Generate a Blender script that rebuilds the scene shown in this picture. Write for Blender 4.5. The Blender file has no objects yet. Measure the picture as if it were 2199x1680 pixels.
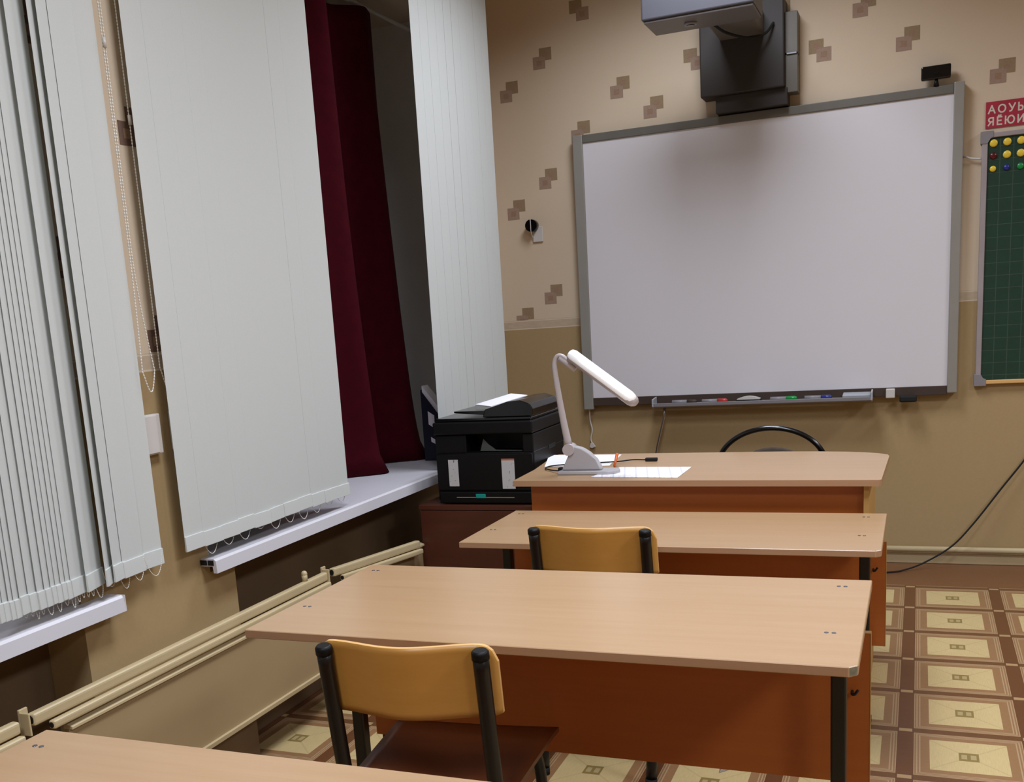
import bpy, bmesh, math, random
from mathutils import Vector, Matrix

S = bpy.context.scene
C = S.collection
PI = math.pi
rnd = random.Random(7)

# ------------------------------------------------------------------ camera
YAW, PITCH, ROLL = -0.4173, 0.2023, -0.07
F_PX = 2277.61


def cam_matrix():
    c, s = math.cos, math.sin
    A = Matrix(((c(YAW), -s(YAW), 0), (s(YAW), c(YAW), 0), (0, 0, 1)))
    B = Matrix(((1, 0, 0), (0, 0, -1), (0, 1, 0)))
    P = Matrix(((1, 0, 0), (0, c(PITCH), -s(PITCH)), (0, s(PITCH), c(PITCH))))
    Q = Matrix(((c(ROLL), -s(ROLL), 0), (s(ROLL), c(ROLL), 0), (0, 0, 1)))
    M = Q @ P @ B @ A
    R = M.transposed() @ Matrix(((1, 0, 0), (0, -1, 0), (0, 0, -1)))
    return Matrix.Translation((0, 0, 1.32)) @ R.to_4x4()


cd = bpy.data.cameras.new('camera')
cam = bpy.data.objects.new('camera', cd)
C.objects.link(cam)
cam.matrix_world = cam_matrix()
cd.sensor_fit = 'HORIZONTAL'
cd.sensor_width = 36.0
cd.lens = F_PX / 2199 * 36.0
cd.shift_x = 119.11 / 2199
cd.shift_y = 312.39 / 2199
cd.clip_start = 0.02
S.camera = cam

# ------------------------------------------------------------------ world, light, exposure
S.view_settings.view_transform = 'Standard'
S.view_settings.look = 'None'
S.view_settings.gamma = 1.0
S.view_settings.use_curve_mapping = False
S.view_settings.exposure = 0.0
w = bpy.data.worlds.new('night')
S.world = w
w.use_nodes = True
w.node_tree.nodes['Background'].inputs[0].default_value = (0.010, 0.013, 0.022, 1)
w.node_tree.nodes['Background'].inputs[1].default_value = 0.6

LAMP_COL = (0.935, 1.0, 1.12)


def ceiling_lamp(x, y, p, sx=0.6, sy=0.9):
    l = bpy.data.lights.new('ceiling_light', 'AREA')
    l.shape = 'RECTANGLE'
    l.size = sx
    l.size_y = sy
    l.energy = p
    l.color = LAMP_COL
    l.spread = math.radians(150)
    o = bpy.data.objects.new('ceiling_light', l)
    o.location = (x, y, 3.12)
    C.objects.link(o)


for (x, y, p) in ((-0.80, 4.20, 33), (2.2, 4.20, 34), (-0.45, 2.0, 39), (2.2, 2.0, 48), (-0.45, -0.6, 44), (2.2, -0.6, 45)):
    ceiling_lamp(x, y, p)


# ------------------------------------------------------------------ materials
def lin(h):
    h = h.lstrip('#')
    out = []
    for i in (0, 2, 4):
        v = int(h[i:i + 2], 16) / 255
        out.append(v / 12.92 if v <= 0.04045 else ((v + 0.055) / 1.055) ** 2.4)
    return (*out, 1.0)


def new_mat(name):
    m = bpy.data.materials.new(name)
    m.use_nodes = True
    nt = m.node_tree
    b = nt.nodes['Principled BSDF']
    return m, nt, b


def mat(name, col, rough=0.5, metal=0.0, var=0.06, scale=8.0, bump=0.0, bscale=200.0, spec=0.5, stretch=None, sheen=0.0, detail=3.0):
    m, nt, b = new_mat(name)
    c = lin(col) if isinstance(col, str) else (*col, 1)
    b.inputs['Roughness'].default_value = rough
    b.inputs['Metallic'].default_value = metal
    b.inputs['Specular IOR Level'].default_value = spec
    if sheen:
        b.inputs['Sheen Weight'].default_value = sheen
    tc = nt.nodes.new('ShaderNodeTexCoord')
    mp = nt.nodes.new('ShaderNodeMapping')
    nt.links.new(tc.outputs['Object'], mp.inputs['Vector'])
    if stretch:
        mp.inputs['Scale'].default_value = stretch
    n = nt.nodes.new('ShaderNodeTexNoise')
    n.inputs['Scale'].default_value = scale
    n.inputs['Detail'].default_value = detail
    nt.links.new(mp.outputs[0], n.inputs['Vector'])
    r = nt.nodes.new('ShaderNodeValToRGB')
    r.color_ramp.elements[0].position = 0.3
    r.color_ramp.elements[1].position = 0.7
    r.color_ramp.elements[0].color = (*[max(0, v * (1 - var)) for v in c[:3]], 1)
    r.color_ramp.elements[1].color = (*[min(1, v * (1 + var)) for v in c[:3]], 1)
    nt.links.new(n.outputs['Fac'], r.inputs['Fac'])
    nt.links.new(r.outputs['Color'], b.inputs['Base Color'])
    if bump:
        n2 = nt.nodes.new('ShaderNodeTexNoise')
        n2.inputs['Scale'].default_value = bscale
        nt.links.new(tc.outputs['Object'], n2.inputs['Vector'])
        bp = nt.nodes.new('ShaderNodeBump')
        bp.inputs['Strength'].default_value = bump
        bp.inputs['Distance'].default_value = 0.002
        nt.links.new(n2.outputs['Fac'], bp.inputs['Height'])
        nt.links.new(bp.outputs[0], b.inputs['Normal'])
    return m


class E:
    """tiny expression helper over math nodes"""

    def __init__(s, nt, sock):
        s.nt, s.o = nt, sock

    def _op(s, op, *a):
        n = s.nt.nodes.new('ShaderNodeMath')
        n.operation = op
        for i, v in enumerate((s,) + a):
            if isinstance(v, E):
                s.nt.links.new(v.o, n.inputs[i])
            else:
                n.inputs[i].default_value = v
        return E(s.nt, n.outputs[0])

    def __add__(s, b): return s._op('ADD', b)
    def __sub__(s, b): return s._op('SUBTRACT', b)
    def __mul__(s, b): return s._op('MULTIPLY', b)
    def __truediv__(s, b): return s._op('DIVIDE', b)
    def lt(s, b): return s._op('LESS_THAN', b)
    def gt(s, b): return s._op('GREATER_THAN', b)
    def min(s, b): return s._op('MINIMUM', b)
    def max(s, b): return s._op('MAXIMUM', b)
    def abs(s): return s._op('ABSOLUTE')
    def fract(s): return s._op('FRACT')


def obj_xyz(nt, kind='Object'):
    tc = nt.nodes.new('ShaderNodeTexCoord')
    sp = nt.nodes.new('ShaderNodeSeparateXYZ')
    nt.links.new(tc.outputs[kind], sp.inputs[0])
    return [E(nt, sp.outputs[i]) for i in range(3)]


def mixc(nt, fac, a, b):
    n = nt.nodes.new('ShaderNodeMix')
    n.data_type = 'RGBA'
    nt.links.new(fac.o, n.inputs[0])
    for sck, v in ((n.inputs[6], a), (n.inputs[7], b)):
        if isinstance(v, (tuple, list)):
            sck.default_value = v
        elif isinstance(v, str):
            sck.default_value = lin(v)
        else:
            nt.links.new(v, sck)
    return n.outputs[2]


def noise(nt, scale, stretch=(1, 1, 1), detail=3.0):
    tc = nt.nodes.new('ShaderNodeTexCoord')
    mp = nt.nodes.new('ShaderNodeMapping')
    mp.inputs['Scale'].default_value = stretch
    nt.links.new(tc.outputs['Object'], mp.inputs['Vector'])
    n = nt.nodes.new('ShaderNodeTexNoise')
    n.inputs['Scale'].default_value = scale
    n.inputs['Detail'].default_value = detail
    nt.links.new(mp.outputs[0], n.inputs['Vector'])
    return E(nt, n.outputs['Fac'])


def mat_floor():
    m, nt, b = new_mat('patterned_linoleum')
    x, y, z = obj_xyz(nt)
    PX, PY = 0.335, 0.3437
    u = ((x + 0.017 + PX * 40) / PX).fract()
    v = ((y - 2.965 + PY * 40) / PY).fract()
    du = u.min(u * -1 + 1.0)
    dv = v.min(v * -1 + 1.0)
    nf = noise(nt, 30, (1, 12, 1))
    nf2 = noise(nt, 30, (12, 1, 1))
    frame = mixc(nt, nf, '#7d5a3a', '#9a7550')
    ring = (du - 0.075).min(dv * 1.05 - 0.07)
    stripe = ((ring * 42.0).fract()).gt(0.55) * ring.lt(0.055)
    frame2 = mixc(nt, stripe, frame, '#a58a68')
    cream_l = mixc(nt, nf2, '#b39b6b', '#cbb684')
    diag = ((u - 0.5).abs() - (v - 0.5).abs()).abs()
    cream = mixc(nt, diag.lt(0.012) * 0.25, cream_l, '#8f7a50')
    is_cream = du.gt(0.195) * dv.gt(0.185)
    col = mixc(nt, is_cream, frame2, cream)
    orn = (u - 0.5).abs().lt(0.078) * (v - 0.5).abs().lt(0.085)
    col = mixc(nt, orn, col, '#84703f')
    orn2 = ((u - 0.5).abs() - 0.036).abs().lt(0.022) * (v - 0.5).abs().lt(0.045)
    col = mixc(nt, orn2, col, '#a89468')
    vs = du.lt(0.068)
    hs = dv.lt(0.048)
    col = mixc(nt, vs, col, mixc(nt, nf, '#553219', '#6d4428'))
    col = mixc(nt, hs, col, mixc(nt, nf2, '#5a3820', '#6e4a2c'))
    sq = vs * dv.lt(0.052)
    inner = du.lt(0.055) * dv.lt(0.034)
    col = mixc(nt, sq, col, '#5a3b22')
    col = mixc(nt, inner, col, '#a5855e')
    far = y.gt(5.05)
    col = mixc(nt, far, col, mixc(nt, nf2, '#664126', '#7b5334'))
    nt.links.new(col, b.inputs['Base Color'])
    b.inputs['Roughness'].default_value = 0.36
    return m


def mat_wallpaper():
    """pale upper wallpaper, mottled border strip, ochre lower part"""
    m, nt, b = new_mat('wallpaper')
    x, y, z = obj_xyz(nt)
    n1 = noise(nt, 260, (1, 1, 1))
    up = mixc(nt, n1, '#cdb99f', '#d3c0a8')
    lo = mixc(nt, noise(nt, 90), '#a48a60', '#ab9167')
    bo = mixc(nt, noise(nt, 34, (1, 1, 2), 6), '#b09a80', '#c9b79f')
    edge = ((z - 1.260).abs() - 0.0205).abs().lt(0.0022)
    bo = mixc(nt, edge, bo, '#d3c2ab')
    col = mixc(nt, z.gt(1.236), lo, bo)
    col = mixc(nt, z.gt(1.285), col, up)
    nt.links.new(col, b.inputs['Base Color'])
    b.inputs['Roughness'].default_value = 0.75
    n2 = noise(nt, 420)
    bp = nt.nodes.new('ShaderNodeBump')
    bp.inputs['Strength'].default_value = 0.15
    bp.inputs['Distance'].default_value = 0.001
    nt.links.new(n2.o, bp.inputs['Height'])
    nt.links.new(bp.outputs[0], b.inputs['Normal'])
    return m


def mat_wood(name, c1, c2, rough=0.4, axis=0, scale=3.0, spec=0.5):
    m, nt, b = new_mat(name)
    st = [14, 14, 14]
    st[axis] = 0.7
    n = noise(nt, scale, tuple(st), 5)
    n2 = noise(nt, scale * 6, tuple(st), 2)
    f = (n * 0.75 + n2 * 0.25 - 0.3) * 2.2
    col = mixc(nt, f.max(0.0).min(1.0), c1, c2)
    nt.links.new(col, b.inputs['Base Color'])
    b.inputs['Roughness'].default_value = rough
    b.inputs['Specular IOR Level'].default_value = spec
    return m


def mat_grid():
    m, nt, b = new_mat('green_grid_board')
    x, y, z = obj_xyz(nt, 'Object')
    u = ((x - 0.3125 + 0.0533 * 50) / 0.0533).fract()
    v = ((z - 1.8855 + 0.0555 * 50) / 0.0555).fract()
    l = u.min(u * -1 + 1.0).lt(0.028).max(v.min(v * -1 + 1.0).lt(0.024))
    n = noise(nt, 25)
    base = mixc(nt, n, '#0a2e20', '#0f3929')
    col = mixc(nt, l, base, '#34473c')
    nt.links.new(col, b.inputs['Base Color'])
    b.inputs['Roughness'].default_value = 0.45
    return m


def mat_fabric(name, col, trans=0.25):
    m, nt, b = new_mat(name)
    c = lin(col)
    n = noise(nt, 700, (1, 1, 0.4), 4)
    cc = mixc(nt, n, (*[v * 0.94 for v in c[:3]], 1), (*[min(1, v * 1.04) for v in c[:3]], 1))
    nt.links.new(cc, b.inputs['Base Color'])
    b.inputs['Roughness'].default_value = 0.85
    bp = nt.nodes.new('ShaderNodeBump')
    bp.inputs['Strength'].default_value = 0.2
    bp.inputs['Distance'].default_value = 0.001
    nt.links.new(n.o, bp.inputs['Height'])
    nt.links.new(bp.outputs[0], b.inputs['Normal'])
    tr = nt.nodes.new('ShaderNodeBsdfTranslucent')
    nt.links.new(cc, tr.inputs['Color'])
    mx = nt.nodes.new('ShaderNodeMixShader')
    mx.inputs[0].default_value = trans
    out = nt.nodes['Material Output']
    nt.links.new(b.outputs[0], mx.inputs[1])
    nt.links.new(tr.outputs[0], mx.inputs[2])
    nt.links.new(mx.outputs[0], out.inputs['Surface'])
    return m


def mat_emit(name, col, st):
    m, nt, b = new_mat(name)
    b.inputs['Base Color'].default_value = lin(col)
    b.inputs['Emission Color'].default_value = lin(col)
    b.inputs['Emission Strength'].default_value = st
    return m


def mat_glass():
    m, nt, b = new_mat('window_glass')
    b.inputs['Base Color'].default_value = (0.85, 0.92, 0.9, 1)
    b.inputs['Transmission Weight'].default_value = 1.0
    b.inputs['Roughness'].default_value = 0.0
    b.inputs['IOR'].default_value = 1.45
    return m


def mat_printed(name, base, ink, sx, sz, thr=0.55, rows=None):
    """paper or sticker with small dark marks"""
    m, nt, b = new_mat(name)
    n = noise(nt, 60, (sx, 1, sz), 2)
    col = mixc(nt, n.gt(thr), base, ink)
    nt.links.new(col, b.inputs['Base Color'])
    b.inputs['Roughness'].default_value = 0.6
    return m


def mat_lined():
    m, nt, b = new_mat('printed_paper')
    x, y, z = obj_xyz(nt)
    f = ((x + y * 0.25 + 5.0) / 0.040).fract().lt(0.14) * 0.8
    n = noise(nt, 160, (1, 0.3, 1)).gt(0.52) * 0.35
    col = mixc(nt, f.max(n), '#eceaf0', '#c2c1cb')
    nt.links.new(col, b.inputs['Base Color'])
    b.inputs['Roughness'].default_value = 0.75
    return m


M = {}
M['floor'] = mat_floor()
M['wallpaper'] = mat_wallpaper()
M['niche'] = mat('niche_shade', '#6f573c', 0.7, var=0.05)  # wall colour darkened to carry the shade of the recess below the sill
M['motif_a'] = mat('wallpaper_motif_brown', '#927c5e', 0.75, var=0.08, scale=120)
M['motif_b'] = mat('wallpaper_motif_rose', '#9c8270', 0.75, var=0.08, scale=120)
M['motif_c'] = mat('wallpaper_motif_inner', '#94765f', 0.75, var=0.08, scale=120)
M['motif_d'] = mat('wallpaper_motif_dark', '#6f5547', 0.75, var=0.08, scale=120)
M['ceiling'] = mat('ceiling_paint', '#b9af9f', 0.9, var=0.02)
M['plain_wall'] = mat('plain_wall', '#b79e78', 0.8, var=0.03)
M['pvc'] = mat('white_pvc', '#d8d6da', 0.35, var=0.01)
M['pvc_sill'] = mat('white_sill', '#d6d4da', 0.3, var=0.012, scale=3)
M['reveal'] = mat('reveal_plaster', '#e0dcd6', 0.7, var=0.02)
M['glass'] = mat_glass()
M['vane'] = mat_fabric('blind_fabric', '#dfe2df')
M['vane_pocket'] = mat_fabric('blind_fabric_hem', '#e4e7e4')
M['bead'] = mat('bead_plastic', '#e0dcd2', 0.25, var=0.02)
M['curtain'] = mat('burgundy_velvet', '#3f0511', 0.9, var=0.12, scale=20, spec=0.1, bump=0.2, bscale=400)
M['rail'] = mat('cream_metal', '#c2af88', 0.4, var=0.05, scale=5)
M['radiator'] = mat('beige_radiator', '#a38c68', 0.36, var=0.04, scale=3)
M['black_hole'] = mat('dark_opening', '#050403', 0.8, var=0)
M['beech'] = mat_wood('beech_laminate', '#aa8864', '#b3926f', 0.30, 0, 3.0)
M['beech_edge'] = mat_wood('beech_edge', '#a37d5d', '#ad8767', 0.4, 0, 3.0)
M['orange_wood'] = mat_wood('orange_panel', '#ae5c22', '#b96729', 0.42, 0, 1.6)
M['panel_edge'] = mat('panel_edge', '#b58a4c', 0.5)
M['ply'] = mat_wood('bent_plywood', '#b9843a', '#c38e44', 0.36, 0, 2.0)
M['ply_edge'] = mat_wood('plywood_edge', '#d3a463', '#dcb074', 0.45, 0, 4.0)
M['seat_ply_shaded'] = mat_wood('seat_plywood_shaded', '#5f2f14', '#68371a', 0.36, 0, 2.0)  # red-brown wood, darkened further to carry the shade under the desk
M['black_metal'] = mat('black_enamel', '#0d0b0b', 0.32, var=0.1)
M['black_plastic'] = mat('black_plastic', '#0b0a0b', 0.5, var=0.1, spec=0.25)
M['gloss_black'] = mat('glossy_black', '#0b0b0d', 0.18, var=0.05)
M['rubber'] = mat('black_rubber', '#090909', 0.8)
M['steel'] = mat('steel', '#b5b5bb', 0.28, 1.0, var=0.03)
M['alu'] = mat('grey_aluminium', '#949089', 0.42, 0.25, var=0.03)
M['alu_dark'] = mat('dark_frame', '#67635b', 0.5, 0.1, var=0.06)
M['board_white'] = mat('whiteboard_surface', '#d6d2d6', 0.42, var=0.01, scale=2)
M['board_low'] = mat('board_dark_strip', '#3c2d24', 0.6, var=0.06)
M['tray'] = mat('tray_plastic', '#868286', 0.4, var=0.04)
M['tray_end'] = mat('tray_pale', '#a5a8ac', 0.35)
M['grid'] = mat_grid()
M['pale_metal'] = mat('pale_frame', '#a3989a', 0.4, 0.2)
M['corner_grey'] = mat('grey_corner', '#837d80', 0.5)
M['crimson'] = mat('crimson_card', '#a3233a', 0.5, var=0.1, scale=25)
M['letter'] = mat('cream_letter', '#cfc3b4', 0.6, var=0.02)
M['yellow'] = mat('yellow_plastic', '#e6c640', 0.28, var=0.03)
M['dark_red'] = mat('dark_red_plastic', '#5a0a12', 0.25)
M['blue'] = mat('blue_plastic', '#1f2a86', 0.28)
M['green'] = mat('green_plastic', '#0b8a3e', 0.28)
M['red'] = mat('red_plastic', '#b5302c', 0.35)
M['white_plastic'] = mat('white_plastic', '#c9c4bf', 0.35, var=0.02)
M['grey_plastic'] = mat('grey_plastic', '#8a868c', 0.4, var=0.03)
M['projector'] = mat('projector_shell', '#4b4a51', 0.4, var=0.03)
M['projector_low'] = mat('projector_underside_grey', '#6e6a6a', 0.45, var=0.03)  # grey of the projector's underside plate
M['mount'] = mat('mount_dark', '#2e2723', 0.55, var=0.05)
M['mount_grey'] = mat('mount_grey', '#67625a', 0.5, var=0.05)
M['cabinet'] = mat_wood('dark_brown_wood', '#4f2618', '#5a2e1e', 0.42, 0, 1.4)
M['paper'] = mat('white_paper', '#eeecf2', 0.8, var=0.01)
M['paper_text'] = mat_lined()
M['label_text'] = mat_printed('sticker_paper', '#d2d0d0', '#77757a', 1.5, 1.5, 0.66)
M['glint_grey'] = mat('dark_grey_glint', '#4a4f4a', 0.35)
M['teal'] = mat('teal_plastic', '#0f9a90', 0.35)
M['orange'] = mat('orange_plastic', '#d9692a', 0.4)
M['lamp_grey'] = mat('lamp_plastic', '#b3a9a8', 0.35, var=0.02)
M['lamp_base'] = mat('lamp_base_plastic', '#aaa6a8', 0.35, var=0.02)
M['lamp_shell'] = mat_emit('lamp_shell', '#f3f3f4', 0.22)
M['lamp_tube'] = mat_emit('lamp_tube', '#ffffff', 5.0)
M['clear_tip'] = mat('lamp_tip', '#d9d9dd', 0.15)
M['navy'] = mat('navy_card', '#12142a', 0.5, var=0.05)
M['cushion'] = mat('grey_upholstery', '#5f5348', 0.9, var=0.1, scale=60, bump=0.3)
M['brown_cap'] = mat('worn_corner', '#7d7460', 0.6, var=0.3, scale=60)
M['screw'] = mat('screw_metal', '#7c7f8a', 0.3, 0.9, var=0.1)
M['debris'] = mat('grey_scrap', '#7f7768', 0.7)


# ------------------------------------------------------------------ mesh helpers
def bm_new():
    return bmesh.new()


def add_box(bm, a, b, bev=0.0, seg=2, mi=0):
    (x0, y0, z0), (x1, y1, z1) = a, b
    vs = [bm.verts.new(p) for p in ((x0, y0, z0), (x1, y0, z0), (x1, y1, z0), (x0, y1, z0),
                                    (x0, y0, z1), (x1, y0, z1), (x1, y1, z1), (x0, y1, z1))]
    fs = [bm.faces.new([vs[i] for i in f]) for f in
          ((3, 2, 1, 0), (4, 5, 6, 7), (0, 1, 5, 4), (1, 2, 6, 5), (2, 3, 7, 6), (3, 0, 4, 7))]
    for f in fs:
        f.material_index = mi
    if bev:
        es = list({e for f in fs for e in f.edges})
        r = bmesh.ops.bevel(bm, geom=es, offset=bev, segments=seg, affect='EDGES', profile=0.5)
        for f in r['faces']:
            f.material_index = mi
    return vs


def add_prism(bm, poly, axis, a, b, bev=0.0, seg=2, mi=0):
    """extrude a 2D polygon along axis; poly given in the two other axes in order"""
    def P(p, t):
        if axis == 0:
            return (t, p[0], p[1])
        if axis == 1:
            return (p[0], t, p[1])
        return (p[0], p[1], t)
    v0 = [bm.verts.new(P(p, a)) for p in poly]
    v1 = [bm.verts.new(P(p, b)) for p in poly]
    n = len(poly)
    fs = [bm.faces.new(v0), bm.faces.new(list(reversed(v1)))]
    for i in range(n):
        fs.append(bm.faces.new((v0[i], v1[i], v1[(i + 1) % n], v0[(i + 1) % n])))
    for f in fs:
        f.material_index = mi
    if bev:
        es = list({e for f in fs for e in f.edges})
        r = bmesh.ops.bevel(bm, geom=es, offset=bev, segments=seg, affect='EDGES', profile=0.5)
        for f in r['faces']:
            f.material_index = mi
    return fs


def add_tube(bm, pts, r, n=10, flat=1.0, caps=True, closed=False, mi=0, radii=None):
    """sweep an (elliptical) ring along pts"""
    pts = [Vector(p) for p in pts]
    k = len(pts)
    tans = []
    for i in range(k):
        if closed:
            t = pts[(i + 1) % k] - pts[i - 1]
        else:
            t = pts[min(i + 1, k - 1)] - pts[max(i - 1, 0)]
        tans.append(t.normalized())
    up = Vector((0, 0, 1))
    if abs(tans[0].dot(up)) > 0.9:
        up = Vector((1, 0, 0))
    a = (up - tans[0] * up.dot(tans[0])).normalized()
    rings = []
    for i in range(k):
        t = tans[i]
        a = (a - t * a.dot(t))
        if a.length < 1e-6:
            a = t.orthogonal()
        a.normalize()
        bb = t.cross(a)
        rr = radii[i] if radii else r
        rings.append([bm.verts.new(pts[i] + a * (rr * math.cos(2 * PI * j / n)) + bb * (rr * flat * math.sin(2 * PI * j / n))) for j in range(n)])
    m = k if closed else k - 1
    for i in range(m):
        r0, r1 = rings[i], rings[(i + 1) % k]
        for j in range(n):
            f = bm.faces.new((r0[j], r0[(j + 1) % n], r1[(j + 1) % n], r1[j]))
            f.smooth = True
            f.material_index = mi
    if caps and not closed:
        bm.faces.new(list(reversed(rings[0]))).material_index = mi
        bm.faces.new(rings[-1]).material_index = mi


def smooth_path(pts, n=6):
    """Catmull-Rom"""
    P = [Vector(p) for p in pts]
    P = [P[0] * 2 - P[1]] + P + [P[-1] * 2 - P[-2]]
    out = []
    for i in range(1, len(P) - 2):
        for k in range(n):
            t = k / n
            a, b, c, d = P[i - 1], P[i], P[i + 1], P[i + 2]
            out.append(0.5 * ((2 * b) + (c - a) * t + (2 * a - 5 * b + 4 * c - d) * t * t + (3 * b - a - 3 * c + d) * t ** 3))
    out.append(P[-2])
    return out


def add_cyl(bm, c, r, h, axis=2, n=20, mi=0, r2=None):
    c = Vector(c)
    d = Vector((0, 0, 0))
    d[axis] = h
    rr = [r, r if r2 is None else r2]
    add_tube(bm, [c, c + d], r, n, mi=mi, radii=rr)


def add_dome(bm, c, r, h, axis=1, sign=-1, n=18, m=5, mi=0):
    """low dome (magnet): disk base at c, bulging along sign*axis"""
    c = Vector(c)
    ax = [i for i in range(3) if i != axis]
    prof = [(1.0, 0.0), (1.0, 0.35)] + [(math.cos(PI / 2 * i / m), 0.35 + 0.65 * math.sin(PI / 2 * i / m)) for i in range(1, m)]
    rings = []
    for (pr, ph) in prof:
        ring = []
        for j in range(n):
            v = c.copy()
            v[ax[0]] += r * pr * math.cos(2 * PI * j / n)
            v[ax[1]] += r * pr * math.sin(2 * PI * j / n)
            v[axis] += sign * h * ph
            ring.append(bm.verts.new(v))
        rings.append(ring)
    top = c.copy()
    top[axis] += sign * h
    tv = bm.verts.new(top)
    for i in range(len(rings) - 1):
        for j in range(n):
            f = bm.faces.new((rings[i][j], rings[i][(j + 1) % n], rings[i + 1][(j + 1) % n], rings[i + 1][j]))
            f.smooth = True
    for j in range(n):
        bm.faces.new((rings[-1][j], rings[-1][(j + 1) % n], tv)).smooth = True
    bm.faces.new(rings[0])


def add_sphere(bm, c, r, seg=16, rings=10, scale=(1, 1, 1)):
    mtx = Matrix.Translation(c) @ Matrix.Diagonal((*scale, 1))
    res = bmesh.ops.create_uvsphere(bm, u_segments=seg, v_segments=rings, radius=r, matrix=mtx)
    for v in res['verts']:
        for f in v.link_faces:
            f.smooth = True


def obj(name, bm, mats, parent=None, world=True):
    """link bm as ONE mesh object; geometry in world coordinates is moved into the parent's frame"""
    bmesh.ops.recalc_face_normals(bm, faces=bm.faces[:])
    me = bpy.data.meshes.new(name)
    bm.to_mesh(me)
    bm.free()
    for m_ in (mats if isinstance(mats, (list, tuple)) else [mats]):
        me.materials.append(m_)
    o = bpy.data.objects.new(name, me)
    C.objects.link(o)
    if parent is not None:
        o.parent = parent
        if world:
            q = parent
            mw = Matrix.Identity(4)
            while q is not None:
                mw = q.matrix_basis @ mw
                q = q.parent
            me.transform(mw.inverted())
    return o


def tag(o, label, cat, group=None):
    o['label'] = label
    o['category'] = cat
    if group:
        o['group'] = group
    return o


def thing(name, label, cat, loc=(0, 0, 0), rotz=0.0, group=None):
    o = bpy.data.objects.new(name, None)
    o.empty_display_size = 0.05
    C.objects.link(o)
    o.location = loc
    o.rotation_euler = (0, 0, rotz)
    o.matrix_basis = Matrix.Translation(loc) @ Matrix.Rotation(rotz, 4, 'Z')
    return tag(o, label, cat, group)


def struct(name, bm, m, parent=None):
    o = obj(name, bm, m, parent)
    if parent is None:
        o['kind'] = 'structure'
    return o


def dup(root, loc, rotz, label, group=None):
    r = root.copy()
    C.objects.link(r)
    r.location = loc
    r.rotation_euler = (0, 0, rotz)
    r['label'] = label
    if group:
        r['group'] = group
    for ch in list(root.children):
        c = ch.copy()
        C.objects.link(c)
        c.parent = r
        for g in list(ch.children):
            d = g.copy()
            C.objects.link(d)
            d.parent = c
    return r


YW = 5.4925          # front wall
XP = -1.91           # pillar face of the window wall
XE = -2.08           # wall face by the front corner
XG = -2.50           # window plane
CEIL = 3.2
SILL = 0.687


# ------------------------------------------------------------------ room shell
bm = bm_new()
add_box(bm, (-2.8, -3.2, -0.1), (5.2, YW + 0.15, 0.0))
struct('floor', bm, M['floor'])

bm = bm_new()
add_box(bm, (-2.8, -3.2, CEIL), (5.2, YW + 0.15, CEIL + 0.1))
struct('ceiling', bm, M['ceiling'])


def motif(bm, axis, pos, h, z, t, flip=1):
    """two overlapping squares with a small inner square each, a hair proud of the wall"""
    s = 0.0325
    for k, (dh, dz, mi) in enumerate(((0.017 * flip, 0.019, 1), (-0.017 * flip, -0.019, 2))):
        for (r, mm, pr) in ((s, mi, 0.0006 + 0.0002 * k), (0.0135, 3, 0.0010 + 0.0002 * k)):
            a, b = h + dh - r, h + dh + r
            c, d = z + dz - r * 0.93, z + dz + r * 0.93
            c = max(c, 1.287)
            if d <= c:
                continue
            if axis == 1:
                q = [(a, pos - t * pr, c), (b, pos - t * pr, c), (b, pos - t * pr, d), (a, pos - t * pr, d)]
            else:
                q = [(pos + t * pr, a, c), (pos + t * pr, b, c), (pos + t * pr, b, d), (pos + t * pr, a, d)]
            bm.faces.new([bm.verts.new(p) for p in q]).material_index = mm


bm = bm_new()
add_box(bm, (-2.8, YW, 0), (5.2, YW + 0.15, CEIL))
for (x, z) in ((-1.575, 2.771), (-1.777, 2.577), (-1.964, 2.443), (-1.382, 2.383), (-1.218, 2.269), (-1.592, 2.202),
               (-1.776, 1.994), (-1.959, 1.857), (-1.777, 1.41), (-1.942, 1.300), (-1.016, 2.459), (-0.441, 2.41),
               (-0.069, 2.402), (0.313, 2.211), (-0.252, 2.573), (-0.62, 2.60), (-0.82, 2.76), (0.12, 2.76), (0.50, 2.58),
               (0.31, 2.90), (0.90, 2.40), (1.3, 2.2), (1.1, 2.75), (1.7, 2.5), (2.1, 2.2), (2.5, 2.6)):
    motif(bm, 1, YW, x, z, 1, -1 if x in (-1.575, -1.016, -0.441, -0.82, 0.12) else 1)
struct('wall_front', bm, [M['wallpaper'], M['motif_a'], M['motif_b'], M['motif_c']])

# window wall, with two window openings and radiator niches under them
bm = bm_new()
LP = [(-3.2, 0.30), (1.97, 2.50)]
XB = -2.8
for (a, b) in LP:
    add_box(bm, (XB, a, 0), (XP, b, CEIL))
add_box(bm, (XB, 4.97, 0), (XE, YW + 0.15, CEIL))
for (a, b) in ((0.30, 1.97), (2.50, 4.97)):
    add_box(bm, (XB, a, 2.72), (XP - 0.12, b, CEIL))
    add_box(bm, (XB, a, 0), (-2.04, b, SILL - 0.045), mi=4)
add_box(bm, (-2.04, 2.50, 0), (XP, 2.62, SILL - 0.05))
for (y, z) in ((2.385, 1.870), (2.40, 1.335), (2.075, 2.062), (2.075, 1.530), (2.20, 2.32), (2.33, 2.55)):
    # darker motif on the narrow pillar
    motif(bm, 0, XP, y, z, 1)
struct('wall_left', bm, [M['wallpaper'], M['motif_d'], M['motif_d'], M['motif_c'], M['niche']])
bm = bm_new()
add_box(bm, (5.05, -3.2, 0), (5.2, YW + 0.15, CEIL))
struct('wall_right', bm, M['plain_wall'])
bm = bm_new()
add_box(bm, (-2.8, -3.35, 0), (5.2, -3.2, CEIL))
struct('wall_back', bm, M['plain_wall'])

bm = bm_new()
add_box(bm, (-1.9, YW - 0.014, 0), (5.05, YW, 0.052), 0.004)
struct('baseboard_front', bm, M['rail'])

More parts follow.
